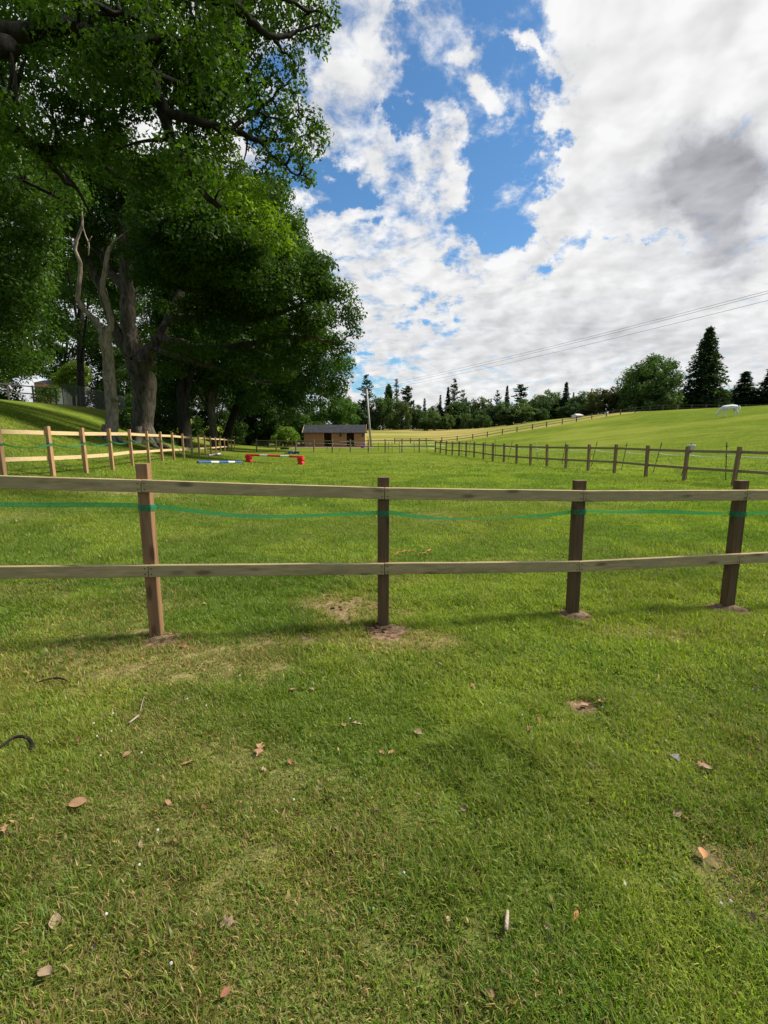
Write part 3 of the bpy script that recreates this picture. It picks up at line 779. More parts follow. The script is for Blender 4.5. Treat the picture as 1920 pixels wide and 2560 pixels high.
def slab_block(label, px0, px1, py, hh, dd, mt, notch=True):
    a, c = hit(px0, py), hit(px1, py); dx = c - a; w_ = dx.length; ctr = (a + c) / 2
    prof = [(-w_ / 2, 0), (-w_ / 5, 0), (-w_ / 6, hh * .35), (w_ / 6, hh * .35), (w_ / 5, 0), (w_ / 2, 0), (w_ / 2, hh * .8), (w_ / 2 - .05, hh), (-w_ / 2 + .05, hh), (-w_ / 2, hh * .8)]
    k = len(prof); V = [(ctr.x + x, ctr.y + dpt, ctr.z - .01 + z) for dpt in (-dd / 2, dd / 2) for x, z in prof]
    o = MB().add(V, [tuple(range(k)), tuple(range(2 * k - 1, k - 1, -1))] + [(i, i + k, (i + 1) % k + k, (i + 1) % k) for i in range(k)]).build('jump_block', M[mt], None, tuple(ctr))
    tag(o, label, 'jump block', 'blue jump blocks on the grass')
slab_block('bright blue moulded block with a light notch before the end fence', 721, 735, 1135, .24, .4, 'blue')
slab_block('navy blue moulded block touching the bright blue one', 735.6, 748.5, 1135, .22, .36, 'navy')
o = hit(717, 1134); mb = MB(); mb.beam(o + Vector((-.22, 0, .03)), o + Vector((.16, .1, .06)), .3, .07, ch=.01)
tag(mb.build('rubber_mat', M['black'], None, tuple(o)), 'small dark rubber mat left of the blue jump blocks', 'mat')
a, c = hit(704, 1123.5), hit(720, 1124)
mb = MB(); L_ = (c - a).length; mb.box((a + c) / 2 + Vector((0, 0, .05)), (L_, .3, .03)); [mb.box((a + c) / 2 + Vector((0, s * .14, .13)), (L_, .03, .14)) for s in (-1, 1)]; [mb.box((a + c) / 2 + Vector((s * (L_ / 2 - .02), 0, .12)), (.03, .248, .11)) for s in (-1, 1)]
tag(mb.build('feed_trough', M['black'], None, tuple((a + c) / 2)), 'low black feed trough on the grass behind the end fence', 'trough')

# wheelbarrow resting behind the end fence
w0 = hit(657, 1119); r = thing('wheelbarrow', 'black wheelbarrow parked behind the end fence near the soil heap', 'wheelbarrow', w0)
mb = MB(); ring0 = [(-.32, -.2), (.38, -.2), (.38, .2), (-.32, .2)]; ring1 = [(-.52, -.32), (.62, -.32), (.62, .32), (-.52, .32)]
V = [(w0.x + x, w0.y + y, w0.z + .26) for x, y in ring0] + [(w0.x + x, w0.y + y, w0.z + .58 + .06 * (x > 0)) for x, y in ring1] + [(w0.x + x * .93, w0.y + y * .9, w0.z + .55 + .06 * (x > 0)) for x, y in ring1] + [(w0.x + x * .9, w0.y + y * .85, w0.z + .29) for x, y in ring0]
mb.add(V, [(3, 2, 1, 0)] + [(i, (i + 1) % 4, 4 + (i + 1) % 4, 4 + i) for i in range(4)] + [(4 + i, 4 + (i + 1) % 4, 8 + (i + 1) % 4, 8 + i) for i in range(4)] + [(8 + i, 8 + (i + 1) % 4, 12 + (i + 1) % 4, 12 + i) for i in range(4)] + [(12, 13, 14, 15)])
mb.build('tray', M['black'], r)
for s in (-1, 1):
    MB().tube([w0 + Vector((.75, s * .07, .18)), w0 + Vector((.3, s * .2, .235)), w0 + Vector((-.4, s * .26, .27)), w0 + Vector((-.95, s * .3, .52))], .02, 8).build('handle', M['wire'], r)
    MB().tube([w0 + Vector((-.2, s * .23, .25)), w0 + Vector((-.32, s * .23, 0)), w0 + Vector((-.42, s * .23, .25))], .016, 8).build('leg', M['wire'], r)
wc = w0 + Vector((.78, 0, .19)); V, Fc = [], []
V, Fc = tube_geo([wc + Vector((math.cos(t) * .14, 0, math.sin(t) * .14)) for t in np.linspace(0, 2 * math.pi, 25)], .05, 8, False)
MB().add(V, Fc).tube([wc + Vector((0, -.08, 0)), wc + Vector((0, .08, 0))], .03, 8).build('wheel', M['black'], r)
for px_, by, ty, lb in ((673, 1120, 1112, 'short cut post stub right of the black wheelbarrow'), (660, 1107, 1093, 'pale stub post at the wood edge, left of a pair'), (667, 1107, 1093, 'pale stub post at the wood edge, right of a pair')):
    b0 = hit(px_, by); t0 = at(px_, ty, b0.y); mb = MB(); mb.beam(b0 - Vector((0, 0, .2)), Vector((b0.x, b0.y, t0.z)), .12, .12, up=(0, 1, 0), ch=.01)
    tag(mb.build('stub_post', M['grey_wood'], None, tuple(b0)), lb, 'post', 'short stub posts by the wood')


# ------------------------------------------------------------------ heaps of soil
def mound(name, label, c, rx, ry, h_, mat, seed, cat='soil', n_=26, rough=.75, kind=None):
    V, Fc = [], []; rr = np.linspace(0, 1, 12)
    for i, t in enumerate(rr):
        for j in range(n_):
            a = 2 * math.pi * j / n_; wob = 1 + rough * (vnoise(math.cos(a) * 2 + seed, math.sin(a) * 2, 1.0, seed) - .5) * 1.2
            x, y = c.x + math.cos(a) * rx * t * wob, c.y + math.sin(a) * ry * t * wob
            z = gz(x, y) + h_ * (1 - t ** 1.6) * (.7 + .6 * float(vnoise(x, y, 3.2 / max(rx, .1), seed))) - .012 * t
            V.append((x, y, z))
    for i in range(11):
        for j in range(n_): Fc.append((i * n_ + j, i * n_ + (j + 1) % n_, (i + 1) * n_ + (j + 1) % n_, (i + 1) * n_ + j))
    o = mesh(name, V, Fc, mat, None, tuple(c), None, True)
    return tag(o, label, cat, None, kind)
pb_ = [near_posts[i][0] for i in range(1, 5)]
g_ = 'soil packed round the near fence posts'
for c, rx, ry, h_, sd, lb in ((pb_[0] + Vector((.02, -.02, 0)), .15, .11, .012, 1, 'thin collar of soil round the foot of the orange near post'), (pb_[1] + Vector((.06, -.05, 0)), .17, .13, .018, 2, 'sandy trampled soil round the middle near post'),
                              (pb_[2] + Vector((.01, -.02, 0)), .16, .12, .026, 3, 'neat soil mound round the second near post from the right'), (pb_[3] + Vector((.01, -.02, 0)), .17, .12, .024, 4, 'neat soil mound round the rightmost near post')):
    tag(mound('soil_mound', lb, c, rx, ry, h_, M['soil'], sd), None, None, g_)
c = hit(625, 1108); mound('soil_heap', 'reddish brown heap of dug soil at the edge of the dark wood', c, 1.7, 1.4, 1.0, M['soil'], 9)
c = hit(705, 1110); mound('soil_bank', 'low brown bank of soil and straw behind the end fence', c, 3.2, .9, .45, M['soil'], 12)
# loose clods thrown out beside the middle post
V, Fc = [], []
for k in range(60):
    t = random.random(); px_ = random.gauss(880, 50) if k % 2 else random.gauss(945, 26); py_ = random.gauss(1522, 22) if k % 2 else random.gauss(1574, 7)
    if abs(px_ - 958) < 14 and py_ < 1560: continue
    p = hit(px_, py_); r0 = random.uniform(.004, .015); kk = len(V)
    bm = bmesh.new(); bmesh.ops.create_icosphere(bm, subdivisions=2, radius=r0)
    for v_ in bm.verts:
        f_ = .35 + 1.3 * float(vnoise(v_.co.x * 60 + k, v_.co.y * 60 + v_.co.z * 50, 1.0, k % 7)); V.append((p.x + v_.co.x * f_ * 1.4, p.y + v_.co.y * f_, p.z + r0 * .4 + v_.co.z * f_ * .8))
    Fc += [tuple(v_.index + kk for v_ in f.verts) for f in bm.faces]; bm.free()
tag(mesh('loose_soil', V, Fc, M['clod'], None, tuple(pb_[1]), None, True), 'dark crumbs of dug soil scattered left of the middle post', None, None, 'stuff')

# ------------------------------------------------------------------ the stable
SY = 66.0
sA = at(760.5, 1119, SY); sB = at(913.0, 1119, SY); zb = gz((sA.x + sB.x) / 2, SY) + .02
W_ = sB.x - sA.x; D_ = 3.4; He = 1.98; Hr = 2.95; x0, x1, y0 = sA.x, sB.x, SY
fr = lambda px_: (px_ - 760.5) / 152.5 * W_ + x0
st = thing('stable', 'wooden stable block with dark felt roof and two open doorways', 'stable', ((x0 + x1) / 2, y0, zb))
ops = [(fr(810.6), fr(829.5)), (fr(866.6), fr(885.6))]
xs = [x0] + [v_ for o_ in ops for v_ in o_] + [x1]
mb = MB()
for a, c in ((xs[0], xs[1]), (xs[2], xs[3]), (xs[4], xs[5])):
    mb.box(((a + c) / 2, y0, zb + He / 2), (c - a, .06, He))
    k = int((c - a) / .14)
    for i in range(1, k): mb.box((a + (c - a) * i / k, y0 - .035, zb + He / 2), (.012, .012, He - .02))
for a, c in ops: mb.box(((a + c) / 2, y0, zb + He - .06), (c - a - .004, .05, .115))
mb.box((x0 + .03, y0 + D_ / 2, zb + He / 2), (.06, D_ - .064, He)); mb.box((x1 - .03, y0 + D_ / 2, zb + He / 2), (.06, D_ - .064, He)); mb.box(((x0 + x1) / 2, y0 + D_, zb + He / 2), (W_, .06, He))
for xx in (x0 + .031, x1 - .031):
    mb.add([(xx - .03, y0 + .03, zb + He), (xx - .03, y0 + D_ - .03, zb + He), (xx - .03, y0 + D_ * .5, zb + Hr - .1), (xx + .03, y0 + .03, zb + He), (xx + .03, y0 + D_ - .03, zb + He), (xx + .03, y0 + D_ * .5, zb + Hr - .1)], [(0, 1, 2), (5, 4, 3), (0, 3, 4, 1), (1, 4, 5, 2), (2, 5, 3, 0)])
mb.build('wall', M['stable_wood'], st)
mb = MB()
for s in (0, 1):
    ya, za = (y0 - .55, zb + He - .12) if s == 0 else (y0 + D_ + .25, zb + He - .12); yr, zr = y0 + D_ * .45, zb + Hr
    V = [(x0 - .12, ya, za), (x1 + .12, ya, za), (x1 + .12, yr, zr), (x0 - .12, yr, zr)]; V = V + [(a, b, c - .07) for a, b, c in V]
    mb.add(V, [(0, 1, 2, 3), (7, 6, 5, 4), (0, 4, 5, 1), (1, 5, 6, 2), (2, 6, 7, 3), (3, 7, 4, 0)])
mb.build('roof', M['felt'], st)
MB().beam((x0 - .135, y0 - .57, zb + He - .14), (x0 - .135, y0 + D_ * .45, zb + Hr + .02), .03, .16).build('barge_board', M['rail_pale'], st)
MB().beam((x1 + .135, y0 - .57, zb + He - .14), (x1 + .135, y0 + D_ * .45, zb + Hr + .02), .03, .16).build('barge_board', M['stable_wood'], st)
for i, (a, c) in enumerate(ops):
    for xx in (a, c): MB().box((xx + (-.05 if xx == a else .05), y0 - .047, zb + He / 2 - .02), (.09, .03, He - .06)).build('door_frame', M['rail_pale'], st)
    d_ = MB().box((c + .09 + .38, y0 - .06, zb + .62), (.74, .05, 1.1))
    d_.box((c + .09 + .38, y0 - .093, zb + .25), (.74, .014, .1)); d_.box((c + .09 + .38, y0 - .093, zb + 1.05), (.74, .014, .1))
    db = d_.build('lower_door', M['stable_wood'], st); MB().box((c + .75, y0 - .10, zb + .9), (.14, .02, .04)).build('bolt', M['wire'], db)
    ud = MB().box((c + .09 + .38, y0 - .06, zb + 1.55), (.74, .05, .62)).build('upper_door', M['stable_wood'], st)
for a, c in ((fr(849), fr(854.5)), (fr(905), fr(909.5))):
    wn = MB().box(((a + c) / 2, y0 - .036, zb + He - .42), (c - a, .02, .5)).build('window', M['glass'], st)
    wf = MB(); wf.box(((a + c) / 2, y0 - .05, zb + He - .15), (c - a + .08, .03, .05)); wf.box(((a + c) / 2, y0 - .05, zb + He - .69), (c - a + .08, .03, .05)); wf.build('frame', M['stable_wood'], wn)
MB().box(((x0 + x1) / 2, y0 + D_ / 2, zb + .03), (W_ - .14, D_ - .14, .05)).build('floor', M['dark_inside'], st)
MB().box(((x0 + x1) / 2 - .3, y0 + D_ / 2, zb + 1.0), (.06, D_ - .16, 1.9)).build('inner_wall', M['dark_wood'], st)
# trodden earth yard before it
V, Fc = [], []; nx_, ny_ = 30, 8
for j in range(ny_ + 1):
    for i in range(nx_ + 1):
        x = x0 - 1.2 + (W_ + 2.6) * i / nx_; y = y0 - 9.5 * (1 - .18 * vnoise(x, 3, .5)) * (1 - j / ny_) + 1.0 * j / ny_; V.append((x, float(y), gz(x, y) + .012))
for j in range(ny_):
    for i in range(nx_): a = j * (nx_ + 1) + i; Fc.append((a, a + 1, a + nx_ + 2, a + nx_ + 1))
tag(mesh('stable_yard', V, Fc, M['soil'], None, (x0, y0 - 3, zb), None, True), 'bare trodden earth in front of the stable', None, None, 'structure')
# things by the stable
def bucket(label, px_, py_, r_, h_, mt, g_='tubs and buckets by the stable'):
    c = hit(px_, py_); rr = thing('tub', label, 'bucket', c, g_)
    MB().lathe([(0, .0), (r_ * .72, 0), (r_, h_), (r_ * 1.06, h_), (r_ * 1.06, h_ + .02), (r_ * .95, h_ + .02), (r_ * .68, .02), (0, .02)], c, 16).build('tub_body', M[mt], rr, None, True)
    for s in (-1, 1):
        MB().tube(curve([c + Vector((s * r_ * .95, -.07, h_)), c + Vector((s * r_ * 1.0, 0, h_ + .1)), c + Vector((s * r_ * .95, .07, h_))], 4), .014, 6).build('handle', M[mt], rr)
bucket('purple rubber tub at the right end of the stable', 906.5, 1120, .23, .34, 'purple')
bucket('smaller purple tub stacked behind the first purple one', 910.5, 1118, .2, .42, 'purple')
bucket('grey blue bucket against the left stable wall', 775, 1118, .13, .32, 'greyblue')
bucket('blue tub left of the stable by the fence', 747, 1118, .3, .34, 'blue')
c = hit(757, 1118); mb = MB()
mb.box(c + Vector((0, 0, .2)), (.55, .4, .38)); mb.box(c + Vector((0, 0, .41)), (.6, .44, .04))
tag(mb.build('storage_box', M['black'], None, tuple(c)), 'black lidded box between the blue tub and the stable', 'box')

# ------------------------------------------------------------------ utility pole and wires
pb0 = at(927.5, 1117, 70); pb0.z = gz(pb0.x, 70); pt = at(916.8, 973, 70)
r = thing('utility_pole', 'tall pale timber utility pole leaning left behind the stable', 'utility pole', pb0)
ax = (pt - pb0).normalized()
MB().tube([pb0 - ax * .5, pt], [.17, .11], 14).build('shaft', M['pole_wood'], r, None, True)
wd = (Vector((21.6, 27, 0)) - Vector((pt.x, pt.y, 0))).normalized(); cr = Vector((-wd.y, wd.x, 0))
MB().beam(pt - ax * .5 - cr * .75, pt - ax * .5 + cr * .75, .1, .1).build('cross_arm', M['dark_wood'], r)
ends = []
for k in (-.66, 0, .66):
    c = pt - ax * .5 + cr * k + Vector((0, 0, .05)) if k else pt + ax * .02
    MB().lathe([(0, 0), (.03, 0), (.03, .05), (.055, .06), (.055, .09), (.035, .10), (.05, .12), (.05, .15), (.02, .17), (0, .17)], c, 10).build('insulator', M['greyblue'], r); ends.append(c + Vector((0, 0, .13)))
far_end = [at(1920, 727, 27.0), at(1920, 733, 27.4), at(1920, 751, 26.6)]
for (c, fe, lb) in zip((ends[1], ends[0], ends[2]), far_end, ('top power line of the three crossing the sky', 'middle power line of the three crossing the sky', 'lowest power line of the three crossing the sky')):
    e2 = fe + (fe - c) * .55; e2.z = fe.z + 1.2; pts = []
    tf = 1 / 1.55
    for k in range(49):
        t = k / 48; p = c.lerp(fe, t / tf) if t < tf else fe.lerp(e2, (t - tf) / (1 - tf)); p = p.copy()
        base = c.lerp(e2, t); p.z = c.z + (fe.z - c.z) * (t / tf) - .55 * (t / tf) * (1 - t / tf) * 2; pts.append(p)
    tag(MB().tube(pts, .0095, 6).build('power_line', M['cable'], None, tuple(c)), lb, 'cable', 'power lines across the sky')

# ------------------------------------------------------------------ buildings glimpsed behind
hx_ = at(100, 980, 92).x; hc = Vector((hx_, 92, gz(hx_, 92))); r = thing('brick_house', 'pinkish brick house glimpsed through the trees above the bank', 'house', hc)
def bx_(c, s): return MB().box(hc + Vector(c), s)
hz_ = at(100, 957, 92).z - hc.z
mb = bx_((0, 3, hz_ / 2 - .4), (1.9, 6, hz_ + .8)); mb.build('wall', M['brick'], r)
bx_((2.36, 4, hz_ / 2 - .8), (2.8, 5, hz_ - .4)).build('wall', M['render'], r)
mb = MB(); x_, y_, z_ = hc; mb.add([(x_ - 1.05, y_ - .3, z_ + hz_), (x_ + 1.05, y_ - .3, z_ + hz_), (x_ + 1.05, y_ + 6.3, z_ + hz_), (x_ - 1.05, y_ + 6.3, z_ + hz_), (x_ - 1.05, y_ + 3, z_ + hz_ + .8), (x_ + 1.05, y_ + 3, z_ + hz_ + .8)],
       [(0, 1, 5, 4), (2, 3, 4, 5), (0, 4, 3), (1, 2, 5), (0, 3, 2, 1)]); rf = mb.build('roof', M['slate'], r)
bx_((.3, 3, hz_ + 1.1), (.6, .6, 1.4)).build('chimney', M['brick'], rf)
for xx in (-.4,): wn = bx_((xx, -.02, hz_ - 1.3), (.8, .06, 1.1)).build('window', M['glass'], r)
wc_ = at(1450, 1047, 128); wz = gz(wc_.x, 128); wc_.z = wz
r = thing('white_cottage', 'tiny white gabled cottage behind the hill fence posts', 'house', wc_)
hh = max(.6, at(1450, 1045.5, 128).z - wz)
MB().box(wc_ + Vector((0, 2, hh / 2 - .3)), (1.7, 3, hh + .6)).build('wall', M['white'], r)
x_, y_, z_ = wc_ + Vector((0, 0, hh)); mb = MB(); mb.add([(x_ - .95, y_ - .2, z_), (x_ + .95, y_ - .2, z_), (x_ + .95, y_ + 4.2, z_), (x_ - .95, y_ + 4.2, z_), (x_ - .6, y_ + 2, z_ + .5), (x_ + .6, y_ + 2, z_ + .5)], [(0, 1, 5, 4), (2, 3, 4, 5), (0, 4, 3), (1, 2, 5), (0, 3, 2, 1)]); mb.build('roof', M['render'], r)

# ------------------------------------------------------------------ the grazing horse
hp = hit(1823, 1041.5)
m, n = newmat('horse_coat'); p = n.node('ShaderNodeTexCoord').outputs['Object']; sz = n.node('ShaderNodeSeparateXYZ', {0: p}).outputs
f = n.noise(p, 5, 4, .6); col = n.mix(n.ss(f, .35, .7), (.56, .55, .53), (.72, .71, .685))
muz = n.m('MULTIPLY', n.ss(sz[0], 1.36, 1.46), n.ss(sz[2], .20, .08)); col = n.mix(muz, col, (.10, .09, .09))
col = n.mix(n.ss(sz[2], .07, .03), col, (.12, .10, .08)); finish(n, col, .7, n.noise(p, 30, 4), .15, .01, .2); M['horse'] = m
sk = bmesh.new(); lay = sk.verts.layers.skin.verify(); hv = []
def hvx(x, y, z, rx, ry=None):
    v_ = sk.verts.new((x, y, z)); v_[lay].radius = (rx, ry or rx); hv.append(v_); return v_
def chain(*vs):
    for a, b in zip(vs[:-1], vs[1:]): sk.edges.new((a, b))
hips = hvx(-.62, 0, 1.20, .31, .30); hips[lay].use_root = True
rump = hvx(-.86, 0, 1.17, .20, .23); loin = hvx(-.25, 0, 1.16, .31, .31); barrel = hvx(.15, 0, 1.10, .34, .345); girth = hvx(.48, 0, 1.11, .31, .34); chest = hvx(.72, 0, 1.07, .22, .28)
chain(rump, hips, loin, barrel, girth, chest)
nk1 = hvx(.93, 0, .93, .16, .22); nk2 = hvx(1.12, 0, .72, .125, .175); poll = hvx(1.27, 0, .52, .09, .115); brow = hvx(1.34, 0, .40, .085, .115); nose = hvx(1.43, 0, .20, .058, .07); muzz = hvx(1.46, 0, .07, .052, .058)
chain(chest, nk1, nk2, poll, brow, nose, muzz)
for s, dx in ((1, .16), (-1, -.14)):
    a = hvx(.55, s * .15, .92, .14); b_ = hvx(.50 + dx * .25, s * .16, .70, .10); c = hvx(.54 + dx * .6, s * .16, .43, .07); d_ = hvx(.53 + dx * .9, s * .16, .14, .05); e = hvx(.56 + dx, s * .16, .03, .055)
    chain(girth, a, b_, c, d_, e)
for s, dx in ((1, -.12), (-1, .10)):
    a = hvx(-.60, s * .14, .98, .17); b_ = hvx(-.55 + dx * .3, s * .16, .78, .15); c = hvx(-.74 + dx * .7, s * .16, .50, .078); d_ = hvx(-.70 + dx, s * .16, .15, .052); e = hvx(-.66 + dx, s * .16, .03, .056)
    chain(hips, a, b_, c, d_, e)
me = bpy.data.meshes.new('horse'); sk.to_mesh(me); sk.free()
horse = bpy.data.objects.new('horse', me); COL.objects.link(horse); me.materials.append(M['horse'])
horse.modifiers.new('skin', 'SKIN').use_smooth_shade = True; sb = horse.modifiers.new('sub', 'SUBSURF'); sb.levels = 2; sb.render_levels = 2
horse.location = hp; horse.rotation_euler = (0, R(1.5), R(180 - 14)); horse.scale = (1.04, 1.12, 1.04)
tag(horse, 'white horse grazing head down on the grassy hill', 'horse')
def hpart(name, mb, mat):
    o = mesh(name, np.array(mb.V), mb.F, mat, None, (0, 0, 0), None, True); o.parent = horse; return o
for s in (-1, 1):
    mb = MB(); mb.tube([(1.26, s * .06, .53), (1.21, s * .085, .50), (1.15, s * .095, .475)], [.03, .035, .006], 8); hpart('ear', mb, M['horse'])
mb = MB(); mb.tube(curve([(-.98, 0, 1.26), (-1.06, 0, 1.16), (-1.05, .01, .85), (-1.0, .02, .50)], 4), lerp_list([.035, .055, .075, .02], 13), 10); hpart('tail', mb, M['horse'])
mb = MB()
for k in range(14):
    t = k / 13; a = Vector((.62, 0, 1.36)).lerp(Vector((1.22, 0, .66)), t); mb.tube([a, a + Vector((-.01, .09, -.05)), a + Vector((-.04, .15, -.20))], [.035, .03, .006], 6)
hpart('mane', mb, M['horse'])

# ------------------------------------------------------------------ small things on the near grass
def sprig(name, label, pts, rad, mt, cat, group=None):
    o = MB().tube(curve(pts, 5), lerp_list(rad, (len(pts) - 1) * 5 + 1), 7).build(name, mt, None, tuple(pts[0]), True); return tag(o, label, cat, group)
def hl(px_, py_, l=.012): return hit(px_, py_, l + .016)
sprig('stick', 'crooked grey stick with a dark hooked end at the left edge', [hl(-40, 1905), hl(0, 1885, .02), hl(40, 1867, .035), hl(70, 1870, .04), hl(83, 1882, .03), hl(82, 1893, .012)], [.006, .006, .007, .008, .009, .010], M['bark_dark'], 'stick', 'sticks on the near grass')
sprig('stick', 'long thin brown twig lying left of the bare patch', [hl(92, 1718), hl(120, 1712, .02), hl(150, 1709, .02), hl(172, 1714)], [.004, .005, .006, .003], M['bark_dark'], 'stick', 'sticks on the near grass')
sprig('stick', 'pale straight twig lying among the clover flowers', [hl(323, 1820), hl(336, 1810), hl(348, 1800)], [.004, .005, .004], M['bark_pale'], 'stick', 'sticks on the near grass')
sprig('stick', 'pale forked straw stalk above the clover flowers', [hl(352, 1790), hl(356, 1770), hl(362, 1752)], [.002, .0025, .002], M['bark_pale'], 'stick', 'sticks on the near grass')
sprig('stick', 'flat pale stick lying near the lower middle', [hl(1264, 2345), hl(1266, 2320), hl(1268, 2296)], [.006, .007, .005], M['bark_pale'], 'stick', 'sticks on the near grass')
pts = [hl(x, y, .012) for x, y in [(983, 1391), (990, 1390), (996, 1385), (1008, 1384), (1014, 1381), (1020, 1384), (1026, 1381), (1040, 1385), (1052, 1388), (1062, 1387), (1068, 1381), (1076, 1379), (1070, 1383)]]
sprig('baling_twine', 'loose orange baling twine lying on the grass behind the fence', pts, [.004] * 13, M['string'], 'twine')
# dry leaves: three crumpled shapes, then copies
def leaf_shape(kind):
    V, Fc = [], []; nu, nv_ = 7, 5
    for i in range(nu):
        t = i / (nu - 1); wd_ = math.sin(math.pi * min(.97, t * .93 + .04)) ** .8
        if kind == 1: wd_ *= .62 + .38 * math.cos(t * 19)
        if kind == 2: wd_ *= 1.15
        for j in range(nv_):
            s = (j / (nv_ - 1) - .5) * 2; curl = (.42, .3, .55)[kind]
            V.append(((t - .5) * 1.0, s * .30 * wd_, .10 + curl * .34 * s * s * wd_ + .16 * (t - .5) ** 2 * (1, -1, 1.5)[kind] + .05 * math.sin(5 * t + 3 * s)))
    for i in range(nu - 1):
        for j in range(nv_ - 1): a = i * nv_ + j; Fc.append((a, a + 1, a + nv_ + 1, a + nv_))
    V += [(-.5, 0, .1), (-.72, .05, .02), (-.72, .07, .02), (-.5, .02, .1)]; k = len(V) - 4; Fc.append((k, k + 1, k + 2, k + 3))
    me_ = bpy.data.meshes.new('dry_leaf'); me_.from_pydata(V, [], Fc); me_.materials.append(M['dead_leaf']); me_.polygons.foreach_set('use_smooth', [True] * len(Fc)); return me_
LM = [leaf_shape(i) for i in range(3)]
TAN, RED, PALE, DRK = (.33, .19, .10), (.26, .115, .06), (.31, .22, .135), (.13, .07, .04)
LV = [(198, 2020, .10, TAN, 0, 'largest boat shaped tan leaf at the left, lying hollow side up'), (200, 1858, .055, RED, 0, 'small reddish folded leaf right of the hooked stick'), (650, 1882, .11, TAN, 1, 'long twisted tan leaf left of the middle'),
      (470, 1917, .075, TAN, 1, 'torn tan leaf below two smaller scraps'), (420, 2018, .05, TAN, 0, 'small upright orange leaf right of the boat shaped one'), (12, 2083, .08, TAN, 1, 'tan leaf cut by the left picture edge'),
      (570, 2318, .12, PALE, 1, 'long pale split leaf in the lower left, the largest there'), (140, 2320, .10, PALE, 0, 'pale narrow leaf standing in grass at lower left'), (115, 2450, .10, PALE, 2, 'frayed pale leaf at bottom left'),
      (565, 2494, .07, RED, 0, 'reddish leaf at the bottom, left of the middle'), (1752, 2145, .07, (.46, .23, .10), 2, 'bright orange leaf at the right, brightest on the lawn'), (1755, 1920, .08, TAN, 1, 'pair of joined tan leaves at the right'),
      (1770, 1930, .06, PALE, 0, 'pale leaf touching the joined tan pair'), (1436, 2298, .055, (.55, .25, .10), 0, 'small orange leaf in the lower right half'), (1225, 2500, .075, TAN, 0, 'curled tan leaf at the bottom right of the middle'),
      (985, 2155, .06, DRK, 2, 'brown crumpled leaf near the picture middle'), (1045, 1840, .06, (.30, .22, .12), 2, 'rounded olive brown leaf right of the middle'), (860, 1822, .055, TAN, 0, 'tan leaf beside a pale scrap left of the middle'),
      (893, 1818, .075, PALE, 1, 'star shaped pale leaf beside a tan one'), (732, 1733, .05, TAN, 2, 'tan leaf left of a pale scrap, upper middle'), (780, 1730, .06, PALE, 1, 'pale crumpled scrap of leaf in the upper middle'),
      (1460, 1770, .08, TAN, 1, 'tan leaf on the small bare patch at right'), (1505, 1762, .07, TAN, 0, 'tan leaf right of the small bare patch'), (110, 1515, .07, TAN, 1, 'tan leaf below the near rail at far left'), (65, 1545, .07, RED, 1, 'reddish leaf at far left below the near rail'),
      (320, 1895, .05, TAN, 2, 'tan leaf beside a white clover flower'), (955, 1890, .045, TAN, 0, 'narrow yellowish leaf, left of two side by side'), (978, 1890, .045, TAN, 0, 'narrow yellowish leaf, right of two side by side')]
SM = [(40, 1305), (60, 1385), (20, 1308), (175, 1390), (205, 1320), (420, 1355), (735, 1265), (752, 1262), (777, 1336), (250, 1395), (545, 1480), (580, 1500), (512, 1515), (460, 1620), (810, 1630), (760, 1690), (700, 1620), (660, 1930), (768, 1980), (800, 1980),
      (725, 1913), (350, 2120), (510, 2028), (60, 2230), (820, 2010), (940, 2035), (1120, 2310), (1368, 2330), (1375, 2360), (1280, 2490), (1480, 2010), (1495, 1935), (1690, 2040), (1560, 2165), (1320, 1830), (1345, 1806), (1840, 2500), (1880, 2300), (1640, 1702), (1850, 1660),
      (1808, 1905), (1200, 2070), (1160, 2030), (240, 2380), (490, 2395), (720, 2150), (760, 1600), (860, 1640), (1090, 1660), (1180, 1720), (1625, 1590), (1010, 1625), (300, 2490), (40, 2180), (905, 2400), (1860, 2120)]
lg = 'dry brown leaves scattered over the near grass'
def dry_leaf(px_, py_, sz, colr_, kd, lab):
    o = bpy.data.objects.new('dry_leaf', LM[kd]); COL.objects.link(o); o.location = hit(px_, py_, .016); o.scale = (sz * float(np.interp(py_, [1400, 2000, 2560], [.95, .75, .40])),) * 3
    tl_ = .35 if lab.split()[0] != 'small' else .9; o.rotation_euler = (random.uniform(-tl_, tl_), random.uniform(-tl_, tl_), random.uniform(0, 6.28)); o.color = (*colr_, 1); return tag(o, lab, 'leaf', lg)
for a in LV: dry_leaf(*a)
for x, y in SM:
    dry_leaf(x, y, random.uniform(.034, .055), random.choice([TAN, PALE, DRK, RED, (.40, .28, .16)]), random.randrange(3), 'small curled scrap of brown leaf lying in the short grass')
# clover flowers
c0 = None
cm = MB()
for k in range(40):
    a = k * 2.4; zz = 1 - 2 * (k + .5) / 40; rr = math.sqrt(1 - zz * zz); dv_ = Vector((rr * math.cos(a), rr * math.sin(a), zz))
    cm.tube([dv_ * .3, dv_ * .8, dv_ * 1.0], [.10, .22, .05], 5)
cme = cm.build('clover_head', M['white'], None, (0, 0, 0)); cmesh = cme.data; bpy.data.objects.remove(cme)
smb = MB().tube([(0, 0, -3.2), (.1, 0, 0)], .12, 5); so_ = smb.build('s', M['grass'], None, (0, 0, 0)); smesh = so_.data; bpy.data.objects.remove(so_); smesh.materials[0] = plain('stalk', (.08, .14, .03))
CF = [(236, 1821), (244, 1854), (280, 1841), (284, 1796), (355, 1896), (469, 1759), (516, 1776), (253, 1903), (396, 2092), (268, 2305), (350, 2180), (735, 2015), (875, 1809), (430, 2430), (1663, 1865), (1800, 2278), (1824, 2272), (1696, 1805), (1560, 2230), (1250, 1770), (1305, 1800), (1505, 1780), (1880, 1735), (600, 1700), (1010, 2200)]
